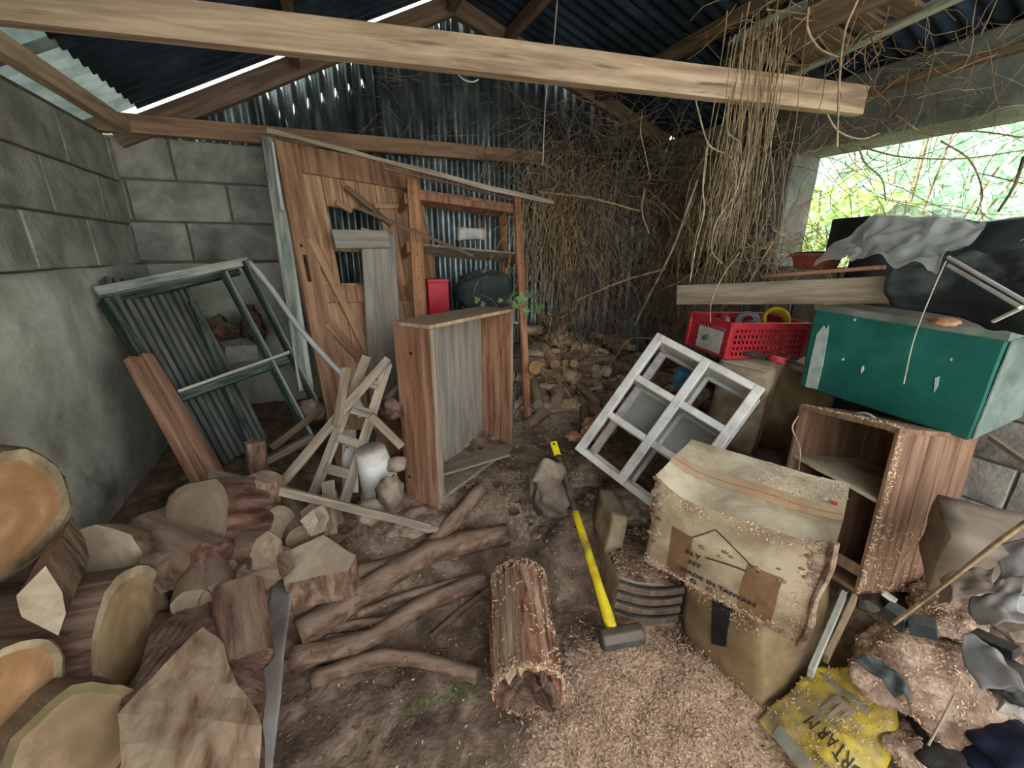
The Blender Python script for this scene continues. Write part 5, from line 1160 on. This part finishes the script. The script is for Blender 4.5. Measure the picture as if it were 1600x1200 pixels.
# ------------------------------------------------------------------ small log pile at the back
def slog(label, px, py, r, ax, L_, m=M_pile, c=M_cut, seed=0, group=None, off=None):
    p = g(px, py, r if off is None else off); return log('small_log', label, p, ax, r, L_, m, c, seed, group, n=12, parent_cat='log')
slog('small log with bright sawn end standing nearest the pine shelf post', 841, 549, .036, dc(-.25, -.6, .5), .16, c=M_splitpale, seed=50, off=.12)
slog('small log with white sawn end peeping left below the bright one', 830, 579, .034, dc(-.6, -.1, .7), .16, c=M_splitpale, seed=51, off=.06)
slog('small sawn log end at the top middle of the pile, under green leaves', 922, 550, .040, dc(.1, -.2, .9), .2, c=M_cut, seed=52, off=.08)
slog('small orange sawn log end in the centre of the pile', 899, 577, .036, dc(-.1, .1, .9), .2, c=M_cut, seed=53, off=.07)
slog('thick small log lying sideways in the centre of the pile', 889, 600, .040, dc(.97, -.1, .2), .30, seed=54, off=.05)
slog('pale birch-like small log lying left of the orange foam', 868, 618, .032, dc(.85, -.4, .2), .24, m=M_splitpale, seed=55, off=.05)
slog('small log slanting down right behind the cube shelf corner', 945, 573, .042, dc(.75, -.6, .3), .26, seed=56, off=.06)
slog('small log lying level near the top of the pile', 940, 532, .030, dc(.95, -.05, .3), .24, seed=57, off=.06)
slog('reddish small log standing on the pile top by the stone wall', 978, 488, .038, dc(.35, -.9, .1), .2, m=M_rot, seed=58, off=.2)
slog('small pale round end at the top right of the pile', 1008, 522, .034, dc(.1, -.3, .9), .2, seed=59, off=.08)
rnd = random.Random(11)
for i in range(150):
    px = rnd.uniform(828, 1110) if i > 40 else rnd.uniform(828, 960); py = rnd.uniform(500, 648) + max(0, (px - 960) * .15)
    if 905 < px < 960 and py > 640: continue
    a = rnd.uniform(0, 6.28); r = rnd.uniform(.022, .048)
    mm, ce = rnd.choice((M_pile, M_pile, M_branch)), rnd.choice((M_cut, M_splitpale, M_cutgrey))
    lb_ = '%s %s-ended small log in the %s of the pile by the back wall' % ('dark-barked' if mm is M_branch else ('thick pale-barked' if r > .036 else 'thin pale-barked'), {M_cut: 'orange', M_splitpale: 'cream', M_cutgrey: 'grey'}[ce],
          ('upper ' if py < 550 else 'lower ' if py > 605 else 'middle ') + ('left' if px < 890 else 'centre' if px < 960 else 'right'))
    slog(lb_, px, py, r, (math.cos(a), math.sin(a), rnd.uniform(-.45, .35)), rnd.uniform(.12, .3), m=mm, c=ce, seed=70 + i, group='small logs in the pile by the back wall', off=rnd.uniform(.01, .09))
lump('root_burl', 'knotted pale root lump left in the small log pile', 'root', 872, 530, .06, .085, (1.2, 1, .8), M_split, .6, 2.4, 31, sub=4, ridg=.12)
lump('root_burl', 'dusty forked root stump below the small logs', 'root', 838, 628, .05, .10, (1.1, 1, .9), M_sack, .55, 2, 33, sub=4, ridg=.1)
lump('foam_lump', 'orange-brown lobed lump left of the cube shelf', 'lump', 935, 668, .10, .095, (1.15, .9, .8), M_foam, .35, 2.2, 35, sub=4, ridg=.1)
lump('foam_lump', 'small orange-brown broken lump below left of the big one', 'lump', 897, 682, .05, .045, (1.2, .9, .7), M_foam, .5, 2, 37, sub=3, ridg=.1)
lump('dust_mound', 'rounded grey dirt mound behind the hammer grip', 'mound', 905, 735, .0, .14, (1.2, 1, .5), M_dust, .35, 2, 39, sub=5, chips=300, cm=M_chipw)
lump('dust_mound', 'dirt mound under the lowest corner of the cube shelf', 'mound', 975, 790, .0, .12, (1.1, 1, .6), M_dust, .35, 2, 41, sub=5)
lump('dust_mound', 'dust heap at the foot of the log heap by the trellis', 'mound', 655, 812, .0, .11, (1.5, 1, .45), M_dust, .35, 2, 43, sub=4)
lump('dust_mound', 'dirt heap with black scraps beneath the cube shelf and cardboard box', 'mound', 1225, 720, .0, .16, (1.2, 1, .7), M_dust, .4, 2, 44, sub=4, chips=250)
# rubble stones scattered
rnd = random.Random(21)
for i in range(110):
    px, py = (rnd.uniform(770, 1000), rnd.uniform(655, 850)) if i < 60 else (rnd.uniform(480, 760), rnd.uniform(790, 870)) if i < 80 else (rnd.uniform(700, 900), rnd.uniform(690, 800))
    p = g(px, py); r = rnd.uniform(.008, .026); q = MB().blob((0, 0, 0), r, 2, .5, 1.5, i, (1.3, 1, .7)); o = obj('rubble_clod', q, rnd.choice((M_stone, M_dust, M_rotdark)), M=TM(p + V((0, 0, r * .3)), (0, 0, rnd.uniform(0, 360))))
    tagit(o, '%s clod on the dirt floor %s' % ('large dusty' if r > .02 else 'dusty' if r > .014 else 'tiny', 'beside the hammer grip and cube shelf' if px > 885 else 'in front of the open cabinet' if px > 765 else 'behind the upper branches'), 'clod', 'clods on the dirt floor')
# ------------------------------------------------------------------ litter on the floor
def floor_pts(cx, cy, sx_, sy_):
    def f(r_):
        x, y = r_.gauss(cx, sx_), r_.gauss(cy, sy_)
        if not (XL < x < XR and y > -.4): return None
        return V((x, y, H(x, y) + .004)), (0, 0, 1)
    return f
def litter(nm, lb, f, n, size, m, seed, long=2.5):
    o = obj(nm, flakes(f, n, size, seed, long), m); tagit(o, lb, 'litter', None, 'stuff'); return o
c = g(1020, 1110); litter('wood_shavings', 'pale wood shavings strewn on the floor before the cardboard boxes', floor_pts(c.x, c.y, .2, .17), 5500, .0034, M_chip, 61)
litter('floor_litter', 'dark bark crumbs strewn over the dirt floor', floor_pts(.6, 1.2, .5, .6), 3500, .004, M_chipd, 62)
litter('floor_litter', 'pale dry bits strewn thinly over the whole dirt floor', floor_pts(.8, 1.5, .5, .6), 1300, .004, M_chipw, 63)
litter('floor_litter', 'brown crumbs over the rubbish heap on the right', floor_pts(1.8, .5, .3, .4), 2500, .005, M_chipd, 64)
def lp(r_):
    x, y = r_.uniform(XL, .1), r_.uniform(.7, 2.2); return V((x, y, H(x, y) + .004)), (0, 0, 1)
litter('floor_litter', 'bark crumbs between the logs of the left heap', lp, 1500, .006, M_chipd, 65)
rnd = random.Random(31); q = MB()
for i in range(130):
    p = g(rnd.uniform(700, 1000), rnd.uniform(660, 830), .01); a = rnd.uniform(0, 6.28); l = rnd.uniform(.05, .22); d = V((math.cos(a), math.sin(a), rnd.uniform(0, .4)))
    q.tube(smooth([p, p + d * l * .5 + V((0, 0, .02)), p + d * l], 4), .0015, 3)
tagit(obj('dry_twigs', q, M_vinem), 'thin dry twigs scattered over the dirt between cabinet and hammer', 'twigs', None, 'stuff')
q = MB()
for i in range(200):
    p = g(rnd.uniform(830, 1060), rnd.uniform(500, 640), .05); a = rnd.uniform(0, 6.28); l = rnd.uniform(.08, .35); d = V((math.cos(a), math.sin(a), rnd.uniform(-.2, .8))).normalized()
    q.tube(smooth([p, p + d * l * .5 + V((0, 0, .03)), p + d * l], 5), rnd.uniform(.0015, .003), 3)
tagit(obj('dry_twigs', q, M_vinem), 'thin dry twigs sticking out of the small log pile', 'twigs', None, 'stuff')
# ------------------------------------------------------------------ vines
def strand(q, p, d, L_, r, wig=.3, grav=.25, step=.06, n=3, rnd=random, bounds=True):
    pts = [V(p)]; d = V(d).normalized(); k = max(3, int(L_ / step)); sd_ = rnd.uniform(0, 99)
    for i in range(k):
        w_ = V((nz(pts[-1] * 2.5 + V((sd_, 0, 0))), nz(pts[-1] * 2.5 + V((0, sd_, 0))), nz(pts[-1] * 2.5 + V((0, 0, sd_))))) * wig * 1.6 + V((rnd.gauss(0, 1), rnd.gauss(0, 1), rnd.gauss(0, 1))) * wig * .35
        d = (d + w_ + V((0, 0, -grav))).normalized(); np_ = pts[-1] + d * step
        if bounds:
            if np_.y > YB - .03: np_.y = YB - .03 - rnd.random() * .03
            if np_.x > XR - .03 and np_.y > YO: np_.x = XR - .03 - rnd.random() * .03
            if np_.z < H(np_.x, np_.y) + .02: break
            if np_.z > roofz(np_.x) - .04: np_.z = roofz(np_.x) - .04
        pts.append(np_)
    if len(pts) > 2: q.tube(pts, [r * (1 - .5 * i / len(pts)) for i in range(len(pts))], n, cap=False)
rnd = random.Random(41)
M_vinel = mat('olive_dry_vine', ['76604a', '9c8562', 'bfa982'], scale=20, bump=.1)
def tangle(nm, lb, n, pf, L_, rr, m, wig, grav, dirf, seed):
    rnd = random.Random(seed); q = MB()
    for i in range(n): strand(q, pf(rnd), dirf(rnd), rnd.uniform(*L_), rnd.uniform(*rr), wig, grav, rnd=rnd)
    o = obj(nm, q, m); tagit(o, lb, 'vines', None, 'stuff'); return o
dn = lambda r: (r.gauss(0, .35), r.gauss(0, .3), -1)
anyd = lambda r: (r.gauss(0, 1), r.gauss(0, .6), r.gauss(-.2, .6))
tangle('vine_curtain', 'brown curtain of dead vines hanging on the back wall right of the pine shelf', 300, lambda r: V((r.gauss(1.62, .20), r.uniform(2.6, 2.85), r.uniform(1.5, 2.2))), (.35, .9), (.0022, .0045), M_vinel, .30, .20, dn, 51)
tangle('vine_curtain', 'dark matted dead vines high in the back right corner under the roof', 420, lambda r: V((r.uniform(1.2, 2.6), r.uniform(2.35, 2.9), r.uniform(1.85, 2.4))), (.3, .8), (.0018, .004), M_vined, .35, .12, anyd, 52)
tangle('vine_curtain', 'dark vine mass in the back right corner above the small logs', 480, lambda r: V((r.uniform(1.5, 2.55), r.uniform(2.45, 2.9), r.uniform(1.1, 2.1))), (.35, .9), (.0018, .0038), M_vined, .35, .2, dn, 53)
tangle('vine_curtain', 'greyish vines covering the stone wall left of the opening', 300, lambda r: V((r.uniform(2.35, 2.6), r.uniform(1.9, 2.8), r.uniform(1.3, 2.3))), (.3, .9), (.0015, .0034), M_vinel, .36, .2, dn, 54)
tangle('vine_wisps', 'thin dead vine wisps over the corrugated gable sheets', 170, lambda r: V((r.uniform(.4, 1.5), 2.9, r.uniform(1.7, 2.5))), (.12, .4), (.0012, .0022), M_vined, .4, .05, anyd, 55)
hv = at(1190, 70, 1.68)
tangle('vine_bundle', 'pale bundle of dead vines hanging straight down from the rack', 62, lambda r: hv + V((r.gauss(0, .06), r.gauss(0, .05), r.uniform(-.05, .12))), (.4, 1.05), (.0016, .0034), M_vine, .17, .6, lambda r: (r.gauss(0, .12), r.gauss(0, .12), -1), 56)
tangle('vine_bundle', 'brown tangle of dead vines clinging round the rack top', 90, lambda r: hv + V((r.gauss(.1, .2), r.gauss(-.1, .15), r.uniform(.0, .25))), (.15, .5), (.0014, .003), M_vinem, .45, .12, anyd, 57)
tangle('vine_bundle', 'loose pale vines spreading from the bundle onto the wall beside the opening', 80, lambda r: V((r.uniform(2.15, 2.5), r.uniform(1.75, 2.2), r.uniform(1.45, 2.15))), (.3, .7), (.0012, .0025), M_vine, .3, .3, dn, 58)
tangle('vine_bundle', 'dusty grey vines along the beam above the opening', 170, lambda r: V((r.uniform(2.35, 2.6), r.uniform(.9, 1.9), r.uniform(2.05, 2.35))), (.15, .5), (.001, .002), M_vinem, .55, .08, anyd, 59)
tangle('window_vines', 'thin curling vines crossing the bright opening', 70, lambda r: V((r.uniform(2.5, 2.75), r.uniform(.7, 1.8), r.uniform(1.65, 2.1))), (.3, .9), (.0012, .0025), M_vinem, .3, .05, lambda r: (r.gauss(0, .2), r.gauss(-.2, 1), r.gauss(-.2, .4)), 60)
tangle('window_vines', 'mess of pale twigs on the sill of the opening beside the flower trough', 170, lambda r: V((r.uniform(2.4, 2.65), r.uniform(1.45, 2.0), r.uniform(1.42, 1.62))), (.08, .3), (.0012, .0025), M_vine, .5, .02, anyd, 62)
for pts, r, m, lb in (
    ([(871, -5, 2.0), (864, 80, 2.02), (853, 150, 2.06), (848, 258, 2.1)], .0035, M_string, 'straight pale string hanging from the roof in front of the tie beam'),
    ([(712, 112, 1.52), (724, 124, 1.5), (738, 128, 1.5), (748, 124, 1.5)], .003, M_string, 'short white string end hooked under the tie beam'),
    ([(1004, 172, 2.0), (1001, 205, 2.0), (1008, 240, 2.0), (1016, 278, 2.0)], .003, M_vine, 'thin pale vine hanging free left of the bundle, upper piece'),
    ([(1007, 296, 2.0), (1003, 330, 2.0), (1014, 365, 2.0)], .003, M_vine, 'thin pale vine hanging free left of the bundle, lower piece'),
    ([(1058, 106, 1.74), (1078, 122, 1.72), (1090, 170, 1.72), (1105, 222, 1.72), (1122, 236, 1.72), (1140, 245, 1.7), (1150, 280, 1.7), (1140, 340, 1.7)], .0035, M_vine, 'pale vine looping from the tie beam into the bundle'),
    ([(1138, 112, 1.72), (1138, 160, 1.74), (1136, 205, 1.74), (1155, 222, 1.72), (1158, 240, 1.72)], .004, M_vine, 'pale vine hanging just left of the main bundle'),
    ([(1105, 224, 1.76), (1098, 290, 1.76), (1100, 330, 1.78), (1088, 380, 1.8), (1078, 440, 1.85)], .004, M_vine, 'pale vine dropping from the loop to the weathered plank'),
    ([(1340, 0, 1.4), (1320, 50, 1.42), (1312, 120, 1.44), (1308, 230, 1.46)], .0045, M_vine, 'long straight pale vine hanging in front of the lintel'),
    ([(1263, 12, 1.45), (1262, 45, 1.46), (1280, 75, 1.48), (1310, 90, 1.48)], .0045, M_vine, 'curved pale vine below the rack'),
    ([(1292, 178, 1.5), (1310, 205, 1.5), (1345, 217, 1.52), (1375, 208, 1.5)], .003, M_vine, 'pale vine arching at the corner of the opening'),
    ([(1160, 250, 1.8), (1150, 300, 1.82), (1120, 345, 1.84), (1112, 390, 1.85), (1128, 412, 1.84)], .0035, M_vine, 'curved pale vine bending towards the plank end'),
    ([(1155, 395, 1.85), (1130, 430, 1.86), (1112, 470, 1.86), (1110, 504, 1.86)], .003, M_vine, 'pale vine falling into the red crate'),
    ([(1090, 280, 1.95), (1050, 390, 2.2), (1010, 470, 2.5), (992, 508, 2.6)], .006, M_grey, 'long straight dry stem slanting down to the small logs'),
    ([(1340, 225, 2.2), (1352, 255, 2.2), (1378, 280, 2.2), (1384, 315, 2.2)], .005, M_leafhaze, 'green vine curve hanging across the opening'),
    ([(1345, 230, 2.1), (1410, 245, 2.0), (1500, 248, 1.9), (1600, 235, 1.8)], .004, M_vinem, 'dark vine swinging wide across the opening, lower'),
    ([(1400, 180, 1.9), (1450, 210, 1.9), (1520, 205, 1.8), (1600, 215, 1.7)], .004, M_vinem, 'dark vine swinging wide across the opening, upper'),
    ([(1600, 245, 1.6), (1585, 290, 1.6), (1560, 330, 1.6)], .006, M_vined, 'dark knobbly stem at the right end of the opening'),
    ([(1470, 220, 1.9), (1515, 250, 1.9), (1535, 300, 1.9), (1525, 335, 1.8)], .004, M_vinem, 'dark vine curve in the right half of the opening'),
    ([(1262, 15, 1.6), (1290, 0, 1.55)], .004, M_vine, 'pale vine end at the rack bracket'),
    ([(785, 495, 2.3), (770, 470, 2.32), (752, 462, 2.33), (742, 470, 2.33)], .002, M_vinem, 'ivy stem creeping on the cabinet top'),
    ([(905, 640, 2.3), (870, 590, 2.5), (845, 575, 2.55)], .005, M_vinem, 'bare stick slanting over the left of the small log pile'),
    ([(893, 569, 2.6), (875, 575, 2.55), (862, 592, 2.5), (848, 602, 2.5)], .003, M_vinem, 'hooked stem over the left of the small log pile'),
    ([(1030, 530, 2.3), (985, 530, 2.5), (960, 560, 2.5), (930, 600, 2.5)], .004, M_vinem, 'long bent stem over the right of the small log pile')):
    c = smooth([at(*p) for p in pts], 6 * (len(pts) - 1)); t = MB(); t.tube(c, [r * (1 - .3 * i / len(c)) * (1 + .15 * nz((i, 0, 0))) for i in range(len(c))], 7, wob=.2); t.smooth = True
    tagit(obj('dry_vine' if m not in (M_string,) else 'string', t, m, M=TM(c[0]), world=True), lb, 'string' if m is M_string else 'vine')
# dead branches seen against the corner
for i, (a, b, r) in enumerate((((842, 300, 2.5), (1000, 330, 2.5), .006), ((1155, 470, 1.9), (1230, 345, 2.0), .004), ((900, 470, 2.6), (1040, 420, 2.6), .005))):
    c = smooth([at(*a), at(*a).lerp(at(*b), .5) + V((0, 0, .02)), at(*b)], 8); t = MB(); t.tube(c, r, 6, wob=.3); tagit(obj('dead_stem', t, M_vinem, M=TM(c[0]), world=True), ('bare stem end beyond the tip of the long batten', 'thin pale stem crossing the bundle beside the opening', 'bare stem above the small log pile')[i], 'stem')
# ivy
def leaf_shape(r): return [V((math.cos(a) * r * k, math.sin(a) * r * k, 0)) for a, k in ((-1.57, .35), (-.9, .9), (-.45, .55), (.1, 1.0), (.75, .6), (1.57, 1.2), (2.4, .6), (3.05, 1.0), (3.6, .55), (4.05, .9))]
for i, (px, py, d, r) in enumerate(((801, 460, 2.24, .034), (815, 468, 2.22, .040), (806, 478, 2.22, .03), (822, 485, 2.2, .028), (838, 484, 2.2, .034), (846, 478, 2.2, .024), (796, 470, 2.24, .03), (746, 470, 2.28, .026), (755, 476, 2.26, .02), (782, 470, 2.26, .018), (858, 490, 2.3, .016), (828, 462, 2.25, .018))):
    q = MB(); L_ = leaf_shape(r); q.add([V((0, 0, r * .15))] + L_, [(0, k + 1, (k + 1) % 10 + 1) for k in range(10)])
    tagit(obj('ivy_leaf', q, M_ivy, M=TM(at(px, py, d), (60 + rnd.uniform(-30, 30), rnd.uniform(-30, 30), -24 + rnd.uniform(-60, 60))), thick=.0008), 'green lobed ivy leaf by the top right corner of the open cabinet' if px > 765 else 'green ivy leaf on the cabinet top near the red tin', 'leaf', 'ivy leaves at the cabinet')
q = MB(); rn = random.Random(9)
for i in range(170):
    px, py = rn.choice(((930, 540), (890, 590), (965, 560), (900, 520))); p = g(px + rn.gauss(0, 14), py + rn.gauss(0, 7), .07); r = rn.uniform(.008, .018)
    M_ = Euler((rn.uniform(-1, 1), rn.uniform(-1, 1), rn.uniform(0, 6))).to_matrix(); q.add([p] + [p + M_ @ v for v in leaf_shape(r)], [(0, k + 1, (k + 1) % 10 + 1) for k in range(10)])
tagit(obj('green_weeds', q, M_ivy), 'tufts of small green leaves growing between the small logs', 'weeds', None, 'stuff')
